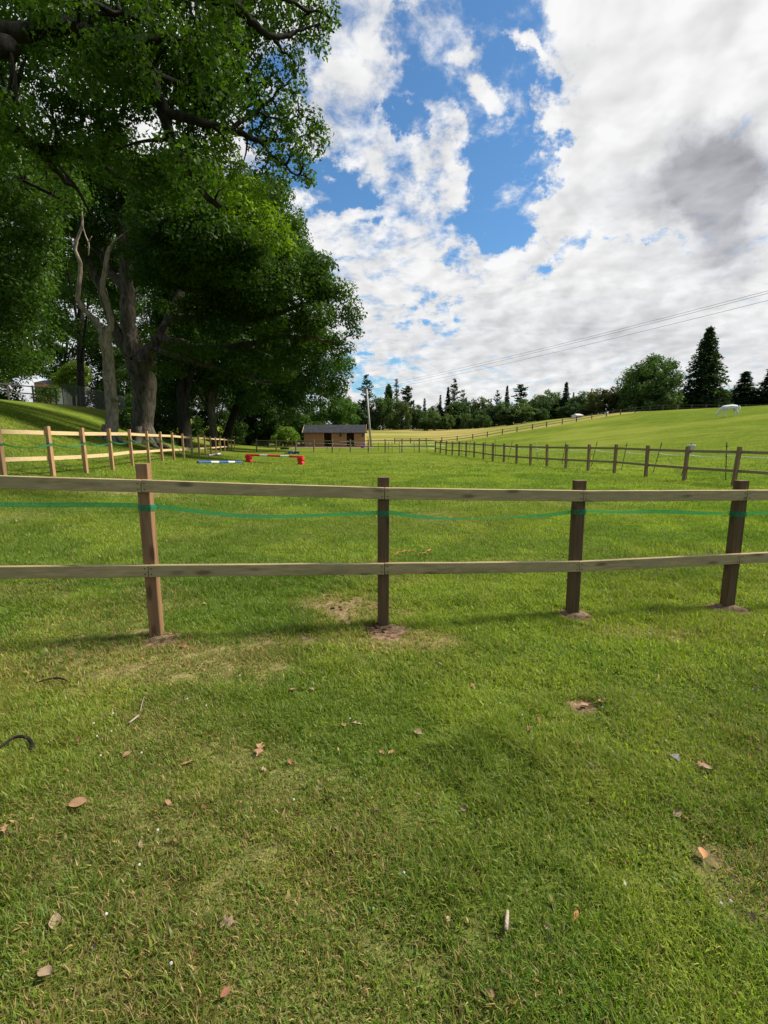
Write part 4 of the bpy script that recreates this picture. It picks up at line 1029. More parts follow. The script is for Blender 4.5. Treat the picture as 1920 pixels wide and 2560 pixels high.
for x, y in CF:
    p = hit(x, y, .03); o = bpy.data.objects.new('clover_flower', cmesh); COL.objects.link(o); o.location = p; o.scale = (.0044,) * 3; o.rotation_euler = (0, 0, random.uniform(0, 6))
    tag(o, 'tiny white clover flower standing in the short grass', 'flower', 'white clover flowers in the near grass')
    s_ = bpy.data.objects.new('stalk', smesh); COL.objects.link(s_); s_.parent = o
c = hit(1688, 1900, .012); mb = MB(); mb.add([c + Vector(v_) * .75 for v_ in ((-.03, .02, 0), (.032, .022, .004), (.0, -.045, .0), (-.03, .02, .008), (.032, .022, .012), (0, -.045, .008))], [(2, 1, 0), (3, 4, 5), (0, 1, 4, 3), (1, 2, 5, 4), (2, 0, 3, 5)])
tag(mb.build('slate_chip', plain('chip_grey', (.13, .13, .14), .7), None, tuple(c)), 'small grey triangular chip lying on the right side lawn', 'chip')

# ------------------------------------------------------------------ foliage
SH4 = np.array([[0, -.5, 0], [.30, .02, .07], [0, .5, -.02], [-.30, .02, .07]])
SH8 = np.array([[0, -.5, 0], [.16, -.22, .05], [.13, -.08, .04], [.30, .12, .09], [.17, .30, .04], [0, .5, -.06], [-.17, .30, .04], [-.30, .12, .09], [-.13, -.08, .04], [-.16, -.22, .05]])
def leaves(P, size, nrm, shape=SH4, aspect=1.0):
    N = len(P); n_ = nrm / (np.linalg.norm(nrm, axis=1, keepdims=True) + 1e-9)
    t = RNG.normal(size=(N, 3)); t -= n_ * (t * n_).sum(1, keepdims=True); t /= np.linalg.norm(t, axis=1, keepdims=True) + 1e-9
    b_ = np.cross(n_, t); k = len(shape)
    s = (size * np.ones(N))[:, None, None]
    V = P[:, None, :] + s * (shape[None, :, 0:1] * aspect * b_[:, None, :] + shape[None, :, 1:2] * t[:, None, :] + shape[None, :, 2:3] * n_[:, None, :])
    return V.reshape(-1, 3), np.arange(N * k).reshape(N, k)


def clump_leaves(C, Rr, per, size, col_a, col_b, shape=SH4, up=.35, spread=.75, flat=.75, var=.35):
    """C (K,3) clump centres, Rr (K,) radii -> leaves gathered round them, denser at the outside"""
    C = np.asarray(C, float); K = len(C); Rr = np.asarray(Rr, float) * np.ones(K)
    per = (np.asarray(per) * np.ones(K)).astype(int); ki = np.repeat(np.arange(K), per); N = len(ki)
    dv_ = RNG.normal(size=(N, 3)); dv_ /= np.linalg.norm(dv_, axis=1, keepdims=True)
    rad = (RNG.random(N) ** (1 / 3)) * (1 - spread) + spread * RNG.random(N) ** .45
    P = C[ki] + dv_ * (rad * Rr[ki])[:, None] * np.array([1, 1, flat])
    nrm = dv_ * .7 + np.array([0, 0, up]) + RNG.normal(size=(N, 3)) * .55
    V, Fq_ = leaves(P, size * (.45 + 1.05 * RNG.random(N) ** 1.5), nrm, shape)
    kc = RNG.random(K); t = np.clip(kc[ki] * .6 + RNG.random(N) * .55 - .08, 0, 1)[:, None]
    c = (np.array(col_a) * (1 - t) + np.array(col_b) * t) * (1 - var / 2 + var * RNG.random(N))[:, None]
    return V, Fq_, np.repeat(c, len(shape), 0)


def in_poly(x, y, poly):
    ins = np.zeros(len(x), bool); j = len(poly) - 1
    for i in range(len(poly)):
        xi, yi = poly[i]; xj, yj = poly[j]
        ins ^= ((yi > y) != (yj > y)) & (x < (xj - xi) * (y - yi) / (yj - yi + 1e-9) + xi); j = i
    return ins


def region(poly, n_, Y0, dY, round_=True):
    """clump centres filling a crown whose silhouette is a polygon, deep in the middle and thin at the edge"""
    poly = np.array(poly, float); lo, hi = poly.min(0), poly.max(0); ctr = poly.mean(0); out = []
    while len(out) < n_:
        q_ = RNG.random((n_ * 3, 2)) * (hi - lo) + lo; q_ = q_[in_poly(q_[:, 0], q_[:, 1], poly)]
        for a, c in q_:
            e = min(1, math.hypot((a - ctr[0]) / (hi[0] - lo[0]), (c - ctr[1]) / (hi[1] - lo[1])) * 2)
            k = math.sqrt(max(.06, 1 - e * e)) if round_ else 1
            Y = Y0 + dY * k * random.choice((-1, -1, 1)) * random.random() ** .5
            if round_: a += random.gauss(0, .028 * (hi[0] - lo[0])); c += random.gauss(0, .028 * (hi[1] - lo[1]))
            out.append(at(a, c, Y))
            if len(out) >= n_: break
    return np.array([tuple(v_) for v_ in out])


class Wood:
    """trunk and branches as one mesh"""
    def __init__(s): s.V = []; s.F = []
    def limb(s, pts, rad, n=4, seg=8, rough=.06, wob=0.0):
        P = curve(pts, n); rr = lerp_list(rad, len(P))
        if wob:
            P = [p + Vector((random.gauss(0, wob), random.gauss(0, wob), random.gauss(0, wob))) if 0 < i < len(P) - 1 else p for i, p in enumerate(P)]
        V, Fc = tube_geo(P, rr, seg, True, rough); k = len(s.V); s.V += V; s.F += [tuple(i + k for i in f) for f in Fc]; return P
    def build(s, mat, parent): return mesh('trunk', np.array([tuple(v_) for v_ in s.V]), s.F, mat, parent, None, None, True)


def branch_to(w, roots, C, r0=.05, r1=.012, maxd=99, sag=.06, seg=5):
    """a twig or branch from the nearest limb point to each clump centre"""
    Rt = np.array([tuple(p) for p in roots])
    for c in C:
        dd = np.linalg.norm(Rt - c, axis=1); i = int(dd.argmin())
        if dd[i] > maxd or dd[i] < .05: continue
        a, e = Vector(Rt[i]), Vector(c); md = a.lerp(e, .5) + Vector((random.gauss(0, .06), random.gauss(0, .06), random.gauss(.05, .05))) * dd[i] + Vector((0, 0, sag * dd[i]))
        w.limb([a, md, e], [min(r0, .02 + .02 * dd[i]) if r0 < .06 else r0, r0 * .55, r1], 3, seg, .05)


def crown(parent, packs, mat, col=None):
    Vs, Fs, Cs, off = [], [], [], 0
    for V, Fq_, c in packs: Vs.append(V); Fs.append(Fq_ + off); Cs.append(c); off += len(V)
    by = {}
    for f in Fs: by.setdefault(f.shape[1], []).append(f)
    o = mesh('crown', np.concatenate(Vs), [np.concatenate(v_) for v_ in by.values()], mat, parent, None, np.concatenate(Cs))
    if col: o.color = (*col, 1)
    return o


def tree(name, label, base, group=None): return thing(name, label, 'tree', base, group)

GA, GB = (.020, .050, .007), (.060, .110, .011)            # oak leaves, dark to light
YA, YB = (.075, .140, .008), (.150, .225, .013)             # sunlit yellow green spray, the sun's brightness painted into its leaf colour
DA, DB = (.015, .038, .008), (.042, .080, .013)            # dense dark leaves

# --- the overhanging oak: trunk outside the picture at the left, limbs reaching in
b0 = Vector((-12.8, 8.2, gz(-12.8, 8.2))); r = tree('oak_tree', 'nearest oak with mossy limbs reaching over the top left of the picture', b0)
w = Wood(); tt = Vector((-12.6, 8.3, 7.6))
w.limb([b0 - Vector((0, 0, .3)), b0 + Vector((0, 0, .6)), b0 + Vector((.1, 0, 3)), tt, Vector((-12.2, 8.6, 11))], [.95, .72, .58, .46, .3], 4, 14, .05)
def L(pts, rad, start=None, wob=.02, seg=9):
    P = [at(*p) for p in pts]
    if start is not None: P = [start] + P
    return w.limb(P, rad, 4, seg, .07, wob)
root_pts = []
A = L([(-70, 120, 8.9), (0, 98, 9.0), (90, 72, 9.2), (174, 72, 9.3), (278, 110, 9.6), (347, 150, 9.8), (378, 205, 9.9), (405, 278, 10), (440, 370, 10.2), (492, 463, 10.4), (550, 521, 10.6), (608, 544, 10.8), (660, 575, 10.9)], [.26, .165, .145, .135, .13, .125, .118, .11, .10, .085, .065, .05, .035, .015], tt, .02, 11)
B = L([(278, 110, 9.6), (347, 104, 10), (434, 98, 10.3), (520, 127, 10.8), (600, 180, 11.2), (650, 250, 11.3)], [.10, .085, .07, .055, .03, .012])
Cc = L([(100, -160, 9.2), (300, -60, 9.5), (480, -25, 9.8), (579, 12, 10), (637, 58, 10.2), (683, 93, 10.4), (740, 80, 10.6), (800, 60, 10.8)], [.26, .17, .14, .12, .09, .07, .05, .03, .012], tt)
C2 = L([(683, 93, 10.4), (710, 125, 10.5), (735, 155, 10.6)], [.04, .025, .01]); C3 = L([(579, 12, 10), (680, -15, 10.3), (760, 20, 10.6), (820, 40, 10.8)], [.07, .05, .03, .01])
D = L([(405, 278, 10), (470, 300, 10.2), (521, 312, 10.3), (579, 324, 10.6), (637, 347, 10.8), (700, 350, 11), (745, 346, 11.1), (790, 322, 11.2)], [.095, .08, .075, .065, .05, .035, .02, .01])
D2 = L([(579, 324, 10.6), (640, 280, 10.9), (690, 235, 11.1), (740, 195, 11.2)], [.05, .035, .02, .01]); D3 = L([(637, 347, 10.8), (690, 395, 11), (730, 430, 11.1), (770, 445, 11.2)], [.04, .03, .018, .008])
D4 = L([(690, 300, 11), (740, 290, 11.1), (785, 300, 11.2)], [.02, .014, .006], D2[4])
E = L([(-60, 275, 10.8), (0, 301, 11), (50, 335, 11.2), (93, 370, 11.5), (160, 378, 11.8), (235, 399, 12), (290, 440, 12.2)], [.26, .15, .13, .12, .11, .095, .075, .03], tt)
E2 = L([(93, 370, 11.5), (150, 440, 12), (205, 490, 12.4), (240, 560, 12.6)], [.08, .055, .035, .015])
Fk = L([(347, 150, 9.8), (450, 215, 10.4), (530, 255, 10.6), (620, 230, 10.8), (690, 180, 11)], [.08, .06, .045, .025, .01])
K2 = L([(60, -50, 9.2), (150, -20, 9.4), (280, 30, 9.8), (380, 60, 10.2)], [.12, .075, .06, .045, .02], tt)
roots = A[6:] + B + Cc[6:] + C2 + C3 + D + D2 + D3 + D4 + E[6:] + E2 + Fk + K2[4:]
edge = [(815, 28, .30), (826, 55, .20), (785, 80, .34), (803, 112, .22), (748, 60, .36), (690, 40, .40), (650, 108, .30), (722, 128, .30), (737, 155, .20), (640, 20, .45), (705, 2, .45), (765, 15, .35), (735, 198, .28), (690, 232, .34), (745, 246, .18), (686, 190, .26), (722, 282, .30),
        (775, 300, .30), (797, 338, .28), (780, 372, .28), (755, 385, .22), (715, 340, .3), (762, 440, .24), (722, 408, .30), (775, 452, .16), (680, 380, .28), (660, 300, .34), (700, 448, .2), (640, 250, .36), (600, 200, .42), (655, 175, .3), (735, 330, .24), (700, 300, .25), (610, 130, .4), (660, 60, .35), (590, 70, .45), (735, 365, .2), (790, 318, .18), (660, 420, .25), (645, 350, .3)]
Ce = np.array([tuple(at(x, y, 11.0 + random.uniform(-.5, .6))) for x, y, _ in edge]); Re = np.array([e[2] for e in edge]) * 1.2
yel = [(535, 372, .38), (575, 400, .36), (600, 430, .36), (622, 470, .36), (645, 505, .34), (668, 535, .34), (692, 562, .32), (712, 592, .28), (726, 618, .2), (600, 520, .38), (560, 470, .40), (650, 580, .36), (690, 620, .24), (520, 430, .38), (560, 350, .36), (480, 370, .4), (505, 300, .4), (440, 180, .4), (500, 200, .42), (470, 250, .4)]
Cy = np.array([tuple(at(x, y, 10.5 + random.uniform(-.4, .5))) for x, y, _ in yel]); Ry = np.array([e[2] for e in yel])
polyT = [(-60, -120), (640, -120), (640, 40), (560, 110), (620, 180), (580, 320), (540, 340), (520, 520), (430, 520), (330, 430), (250, 420), (150, 400), (-60, 380)]
Cf = np.concatenate([region(polyT, 215, 12.3, 1.4, False), region(polyT, 34, 9.3, .8, False)]); Rf = RNG.uniform(.36, .66, len(Cf))
branch_to(w, roots, np.concatenate([Ce, Cy]), .03, .006, 1.8, .03); branch_to(w, roots, Cf[::2], .045, .010, 2.6, .03)
w.build(M['bark_dark'], r)
crown(r, [clump_leaves(Ce, Re, Re ** 2 * 1500, .088, GA, (.075, .135, .014), SH8, .3, .55, .85), clump_leaves(Cy, Ry, Ry ** 2 * 1500, .085, YA, YB, SH8, .4, .6, .7), clump_leaves(Cf, Rf, Rf ** 2 * 1050, .095, GA, GB, SH8, .35, .6, .7)], M['leaf'])

# --- second oak at the left edge, its skirts hanging over the bank
b0 = Vector((-19.2, 20.5, gz(-19.2, 20.5))); r = tree('oak_tree', 'dark leafy tree hanging down over the bank at the left edge', b0)
w = Wood(); tp = b0 + Vector((.3, 0, 8)); T = w.limb([b0 - Vector((0, 0, .3)), b0 + Vector((0, 0, 1)), b0 + Vector((.2, 0, 4)), tp, tp + Vector((.6, 0, 6))], [.75, .5, .42, .33, .12], 4, 12)
poly = [(-140, 330), (60, 340), (150, 400), (225, 430), (215, 490), (140, 540), (110, 600), (135, 690), (120, 740), (150, 800), (120, 850), (110, 900), (90, 930), (40, 930), (-140, 900)]
Cf = region(poly, 230, 19.6, 4.2, False); Rf = RNG.uniform(.45, .85, len(Cf))
for c in Cf[::9]: T += w.limb([tp - Vector((0, 0, random.uniform(0, 4))), Vector(c).lerp(tp, .5) + Vector((0, 0, .8)), Vector(c)], [.12, .08, .03], 4, 7)
branch_to(w, T, Cf[::3], .04, .01, 3, .03); w.build(M['bark_dark'], r)
crown(r, [clump_leaves(Cf, Rf, Rf ** 2 * 620, .115, GA, (.07, .125, .018), SH4, .3, .6, .75)], M['leaf'])

# --- the great oak behind the left fence
ob = Vector((-14.9, 30, gz(-14.9, 30))); r = tree('oak_tree', 'huge spreading oak with thick flaring trunk behind the left fence', ob)
w = Wood(); P_ = lambda x, y, Y=30: at(x, y, Y)
fk = P_(352, 905)
T = w.limb([ob + Vector((.0, 0, -.4)), ob + Vector((0, 0, .25)), ob + Vector((.03, 0, 1.2)), P_(362, 985), P_(355, 930), fk], [1.05, .74, .60, .62, .78, .85], 5, 18, .06)
for a in range(7):
    an = a * .9 + .3; w.limb([ob + Vector((math.cos(an) * 1.5, math.sin(an) * 1.5, -.25)), ob + Vector((math.cos(an) * .8, math.sin(an) * .8, .12)), ob + Vector((math.cos(an) * .35, math.sin(an) * .35, 1.0))], [.10, .22, .3], 3, 8)
limbs = [([fk, P_(325, 850), P_(318, 740), P_(312, 600), P_(305, 480), P_(302, 400)], [.66, .46, .40, .34, .26, .16]),
         ([fk, P_(385, 865), P_(420, 800, 30.5), P_(455, 720, 31), P_(465, 640, 31), P_(480, 540, 31)], [.58, .36, .30, .25, .2, .1]),
         ([P_(338, 900), P_(290, 830), P_(240, 700), P_(190, 600, 29), P_(150, 560, 28)], [.4, .3, .24, .18, .1]),
         ([P_(318, 740), P_(265, 660), P_(215, 590), P_(165, 540)], [.26, .2, .15, .08]), ([P_(312, 600), P_(380, 560), P_(450, 590), P_(540, 570)], [.22, .16, .12, .06]),
         ([P_(316, 690), P_(400, 640, 29), P_(480, 610, 28), P_(560, 640, 27)], [.24, .17, .12, .05]), ([P_(420, 800), P_(520, 790, 29), P_(640, 800, 28), P_(760, 760, 28), P_(840, 740, 28)], [.28, .2, .15, .1, .05]),
         ([P_(400, 840), P_(500, 870, 29), P_(620, 860, 28), P_(740, 840, 27.5), P_(840, 860, 27.5)], [.28, .21, .16, .11, .05]), ([P_(385, 870), P_(470, 900, 28), P_(580, 930, 27), P_(680, 960, 27)], [.2, .14, .10, .04]),
         ([P_(455, 720), P_(560, 700, 30), P_(660, 660, 30), P_(760, 680, 30)], [.2, .15, .1, .05]), ([P_(465, 640), P_(560, 560, 31), P_(650, 530, 31), P_(700, 560, 31)], [.16, .12, .09, .04]),
         ([P_(310, 560), P_(280, 500), P_(240, 450), P_(220, 400)], [.18, .13, .1, .05]), ([P_(310, 540), P_(350, 470), P_(400, 430), P_(460, 420)], [.16, .12, .09, .04])]
for p, rd in limbs: T += w.limb(p, rd, 5, 10, .06, .05)
MBk = None
polyO = [(120, 470), (200, 400), (330, 370), (460, 400), (560, 440), (650, 470), (700, 510), (715, 590), (790, 640), (822, 690), (835, 740), (800, 800), (850, 840), (858, 900), (800, 930), (730, 900), (690, 960), (610, 940), (520, 900), (450, 930), (420, 880), (470, 800), (400, 740), (330, 720), (260, 760), (200, 720), (160, 640)]
C1 = region(polyO, 270, 30, 6.0); _m = (C1[:, 0] / C1[:, 1] < -.48) & (C1[:, 1] < 28.5); _k = (60 - C1[_m, 1]) / C1[_m, 1]; C1[_m] = (C1[_m] - [0, 0, CAMH]) * _k[:, None] + [0, 0, CAMH]; C1 = np.concatenate([C1, region([(420, 440), (620, 490), (670, 600), (590, 700), (430, 680)], 46, 23.5, 2.2), region([(350, 430), (440, 430), (450, 740), (365, 660)], 26, 23.5, 1.5)]); R1 = RNG.uniform(.75, 1.35, len(C1))  # the two nearer clump groups are added to cast shade on the bank
C2_ = np.array([tuple(P_(x, y, Y)) for x, y, Y in [(870, 760, 28), (885, 790, 28), (888, 830, 27.8), (872, 870, 27.6), (860, 720, 28.2), (845, 880, 27.5), (860, 905, 27.4), (835, 800, 28), (840, 850, 27.6), (850, 690 + 45, 28.4), (875, 800, 28), (740, 640, 29), (700, 700, 28), (640, 720, 26.5), (560, 720, 26), (600, 690, 26.5), (680, 740, 26.5), (530, 750, 26), (720, 760, 27)]]); R2 = RNG.uniform(.5, .95, len(C2_))
keep = RNG.random(len(C1)) > .12 * (C1[:, 0] < -12)
branch_to(w, T, C1[::2], .07, .02, 5, .04); branch_to(w, T, C2_, .05, .015, 4, .04); w.build(M['bark_oak'], r)
crown(r, [clump_leaves(C1, R1, R1 ** 2 * 460, .17, DA, GB, SH4, .5, .6, .55), clump_leaves(C2_, R2, R2 ** 2 * 560, .16, GA, (.07, .125, .02), SH4, .5, .6, .7)], M['leaf'])

# --- the bare forked trunk
db = Vector((-14.1, 25, gz(-14.1, 25))); r = tree('dead_tree', 'bare pale dead tree with a forked trunk before the great oak', db)
w = Wood(); Q = lambda x, y, Y=25: at(x, y, Y)
w.limb([db + Vector((0, 0, -.4)), db + Vector((0, 0, .15)), Q(281, 1040), Q(275, 960), Q(268, 880), Q(262, 835), Q(262, 820)], [.52, .36, .29, .28, .265, .29, .24], 5, 14, .08, .012)
w.limb([Q(258, 838), Q(240, 805), Q(212, 775), Q(196, 750), Q(199, 700), Q(200, 660), Q(188, 625), Q(195, 590), Q(206, 560), Q(205, 520)], [.2, .15, .125, .11, .10, .095, .08, .07, .055, .02], 4, 10, .08, .012)
w.limb([Q(264, 835), Q(277, 815), Q(275, 790), Q(264, 750), Q(257, 720), Q(263, 680), Q(268, 640), Q(275, 618)], [.2, .15, .14, .13, .125, .12, .10, .085], 4, 10, .08, .012)
w.limb([Q(275, 622), Q(285, 605), Q(310, 585), Q(347, 555)], [.08, .05, .035, .012], 4, 7, .05)
w.limb([Q(206, 562), Q(214, 590), Q(222, 610), Q(221, 640)], [.015, .03, .035, .02], 4, 6); w.limb([Q(221, 605), Q(230, 590)], [.03, .008], 3, 6)
for kx, ky in ((283, 997), (290, 1000)): w.limb([Q(277, ky), Q(kx, ky - 2, 24.7), Q(kx + 2, ky - 4, 24.55)], [.14, .11, .06], 3, 8, .15)
w.limb([Q(268, 950, 24.9), Q(267, 950, 24.66)], [.12, .06], 3, 8); w.limb([Q(279, 905), Q(284, 903)], [.1, .05], 3, 8)
for a in range(5): an = a * 1.25; w.limb([db + Vector((math.cos(an) * .85, math.sin(an) * .85, -.2)), db + Vector((math.cos(an) * .4, math.sin(an) * .4, .15)), db + Vector((math.cos(an) * .15, math.sin(an) * .15, .8))], [.05, .12, .16], 3, 7)
w.build(M['bark_pale'], r)

# --- tall trees behind the oak and the wood on the left
def big_tree(name, label, base, polys, bark_, ca, cb, trunk_r, size, per, up=.35, flat=.7, nl=7, col=None, group=None, mat='leaf', rr=(.9, 1.6)):
    r_ = tree(name, label, base, group); w_ = Wood(); C_ = np.concatenate([region(p, n_, Y0, dY, rd) for p, n_, Y0, dY, rd in polys]); R_ = RNG.uniform(*rr, len(C_))
    top = Vector(C_.mean(0)); h_ = C_[:, 2].max()
    T_ = w_.limb([base - Vector((0, 0, .4)), base + Vector((0, 0, .5)), base.lerp(Vector((top.x, top.y, top.z)), .45) + Vector((-.2, 0, 0)), Vector((top.x, top.y, top.z)), Vector((top.x, top.y, h_ - .5))], [trunk_r * 1.5, trunk_r, trunk_r * .85, trunk_r * .6, .05], 5, 10)
    for c in C_[::max(1, len(C_) // nl)]:
        s_ = T_[min(len(T_) - 1, random.randrange(8, len(T_)))]; T_ += w_.limb([s_, s_.lerp(Vector(c), .5) + Vector((0, 0, .5)), Vector(c)], [trunk_r * .4, trunk_r * .25, .04], 4, 7)
    branch_to(w_, T_, C_[::3], .06, .02, 6, .03); w_.build(M[bark_], r_)
    crown(r_, [clump_leaves(C_, R_, R_ ** 2 * per * 1.7, size * .85, ca, cb, SH4, up, .6, flat)], M[mat], col); return r_
def onb(x, y, Y): p = at(x, y, Y); return Vector((p.x, p.y, gz(p.x, p.y)))
big_tree('lime_tree', 'tall dense tree rising behind the great oak, showing past its right edge', onb(560, 1090, 50), [([(560, 430), (660, 455), (720, 500), (745, 570), (800, 650), (830, 720), (828, 830), (870, 900), (855, 990), (780, 1010), (620, 1010), (540, 960)], 270, 50, 6, True)], 'bark_dark', DA, (.05, .10, .022), .42, .30, 120, .4, .8)
big_tree('lime_tree', 'shaded tree with a pale foot in the middle of the left wood', onb(535, 1085, 44), [([(420, 620), (560, 600), (640, 700), (660, 860), (610, 1010), (430, 1010)], 150, 45, 4, True)], 'bark_oak', DA, DB, .36, .28, 110)
big_tree('beech_tree', 'dark trunked tree between the great oak and the shaded wood', onb(462, 1080, 41), [([(380, 560), (520, 560), (560, 760), (520, 980), (400, 980), (380, 880)], 130, 43, 4, True)], 'bark_dark', DA, DB, .55, .28, 110)
big_tree('beech_tree', 'thin trunked dark tree on the bank left of the pale dead trunk', onb(205, 1020, 47), [([(60, 430), (300, 400), (380, 520), (330, 700), (300, 860), (120, 850), (60, 640)], 120, 48, 5, True)], 'bark_dark', GA, DB, .34, .26, 90)
big_tree('beech_tree', 'dim tree behind the rail fence at the far left', onb(-40, 990, 52), [([(-260, 420), (60, 420), (130, 600), (130, 860), (70, 960), (-260, 960)], 150, 53, 5, True)], 'bark_dark', GA, DB, .4, .28, 90)
big_tree('beech_tree', 'dense dark tree closing the wood behind the brick house', onb(120, 1000, 100), [([(-120, 700), (330, 640), (430, 760), (430, 1040), (-120, 1020)], 260, 100, 6, True)], 'bark_dark', DA, DB, .4, .5, 60, rr=(1.6, 2.6))
big_tree('maple_tree', 'sunlit yellow green tree peeping far behind the bank', onb(185, 1000, 78), [([(150, 950), (165, 915), (195, 905), (215, 925), (222, 980), (160, 990)], 26, 78, 2.5, True)], 'bark_dark', (.045, .080, .008), (.095, .135, .012), .25, .34, 120)
big_tree('holly_tree', 'dark evergreen mass behind the netting fence', onb(310, 1050, 55), [([(250, 900), (330, 820), (400, 900), (420, 1070), (230, 1060)], 60, 56, 3, True)], 'bark_dark', DA, DB, .2, .3, 110)
big_tree('ash_tree', 'light green drooping tree left of the stable at the wood edge', onb(800, 1104, 78), [([(720, 960), (790, 935), (860, 960), (880, 1040), (870, 1100), (720, 1105)], 75, 78, 4, True)], 'bark_dark', (.03, .07, .014), (.07, .13, .024), .22, .36, 110, rr=(.9, 1.5))
big_tree('ash_tree', 'mid green drooping tree between the dark wood and the stable', onb(700, 1100, 68), [([(600, 960), (660, 900), (740, 930), (770, 1030), (740, 1100), (600, 1095)], 75, 69, 4, True)], 'bark_dark', GA, (.055, .11, .02), .22, .34, 110)
for lab, x, y, Y, poly, n_, ca, cb in [('bright lime green bush beside the left stable wall', 712, 1106, 62, [(690, 1102), (694, 1084), (715, 1074), (738, 1084), (742, 1104)], 22, (.07, .14, .015), (.13, .2, .025)),
                                       ('dim bush on the bank top before the brick house', 118, 1002, 60, [(84, 1000), (92, 974), (122, 966), (150, 978), (158, 1000)], 12, GA, GB), ('dark laurel bush right behind the great oak trunk', 330, 1075, 38, [(290, 1080), (300, 1010), (335, 985), (350, 1080)], 24, DA, DB), ('dark laurel bush under the shaded wood by the far left posts', 430, 1085, 55, [(385, 1085), (395, 930), (470, 900), (510, 1085)], 80, DA, DB),
                                       ('dark bush between the great oak trunk and the shaded wood', 400, 1088, 46, [(370, 1090), (380, 1000), (420, 970), (450, 1000), (455, 1090)], 40, DA, DB), ('dark bush at the wood edge left of the lime green one', 665, 1097, 66, [(610, 1102), (620, 1000), (660, 960), (705, 990), (712, 1102)], 60, DA, (.036, .07, .012)), ('dark bush filling the back of the left wood', 520, 1092, 82, [(380, 1098), (380, 980), (480, 940), (600, 950), (690, 980), (700, 1100)], 160, DA, DB),
                                       ('dark bush in the middle of the wood edge behind the soil heap', 530, 1090, 60, [(470, 1095), (480, 920), (570, 900), (610, 1095)], 90, DA, DB), ('dark bush at the wood edge right of the soil heap', 620, 1095, 64, [(560, 1100), (570, 930), (660, 910), (700, 1100)], 100, DA, (.045, .09, .018)),
                                       ('green bush touching the back of the stable roof', 780, 1100, 71, [(735, 1103), (745, 1070), (780, 1060), (815, 1075), (818, 1103)], 24, GA, (.06, .12, .02))]:
    b_ = onb(x, y, Y); r = thing('bush', lab, 'bush', b_, 'bushes along the left wood'); w = Wood(); C_ = region(poly, n_, Y, 1.6); R_ = RNG.uniform(.5, .95, n_) * Y / 62
    for c in C_[::4]: w.limb([b_ - Vector((0, 0, .2)), b_.lerp(Vector(c), .5), Vector(c)], [.06, .04, .02], 3, 6)
    w.build(M['bark_dark'], r); crown(r, [clump_leaves(C_, R_, R_ ** 2 * 380, .22, ca, cb, SH4, .4, .6, .8)], M['leaf'])


# --- the far wood: a few kinds built once, then copied tree by tree
def proto_broad(kind):
    K = {'round': 90, 'tall': 90, 'willow': 90, 'wide': 90, 'great': 240}[kind]; dv_ = RNG.normal(size=(K, 3)); dv_ /= np.linalg.norm(dv_, axis=1, keepdims=True)
    rd = (.25 + .75 * RNG.random(K) ** .6)[:, None]; C_ = dv_ * rd
    if kind == 'round': C_ = C_ * np.array([.42, .42, .42]) + np.array([0, 0, .50])
    if kind == 'tall': C_ = C_ * np.array([.34, .34, .46]) + np.array([0, 0, .50])
    if kind == 'willow': C_ = C_ * np.array([.42, .42, .46]) + np.array([0, 0, .46]); C_[:, 0] *= 1 + .3 * (1 - C_[:, 2])
    if kind == 'wide': C_ = C_ * np.array([.46, .46, .36]) + np.array([0, 0, .54]); C_[K * 2 // 3:, 2] *= .6
    if kind == 'great': C_ = C_ * np.minimum(1, .86 / np.linalg.norm(C_, axis=1, keepdims=True)) * np.array([.43, .43, .46]) + np.array([0, 0, .50]); C_[:70, 2] = RNG.uniform(.04, .34, 70); C_[:70, :2] *= 1.12; C_[:, :2] *= (1.0 + .10 * np.clip(C_[:, 2:3] - .4, 0, .3) / .3)
    R_ = RNG.uniform(.075, .14, K) * (1.0 if kind != 'great' else .92); n_ = 105 if kind != 'great' else 175
    return clump_leaves(C_, R_, n_, .046 if kind != 'great' else .027, (.55, .6, .5), (1.25, 1.2, 1.1), SH4, .5 if kind != 'willow' else .1, .6, .8 if kind != 'willow' else 1.35)


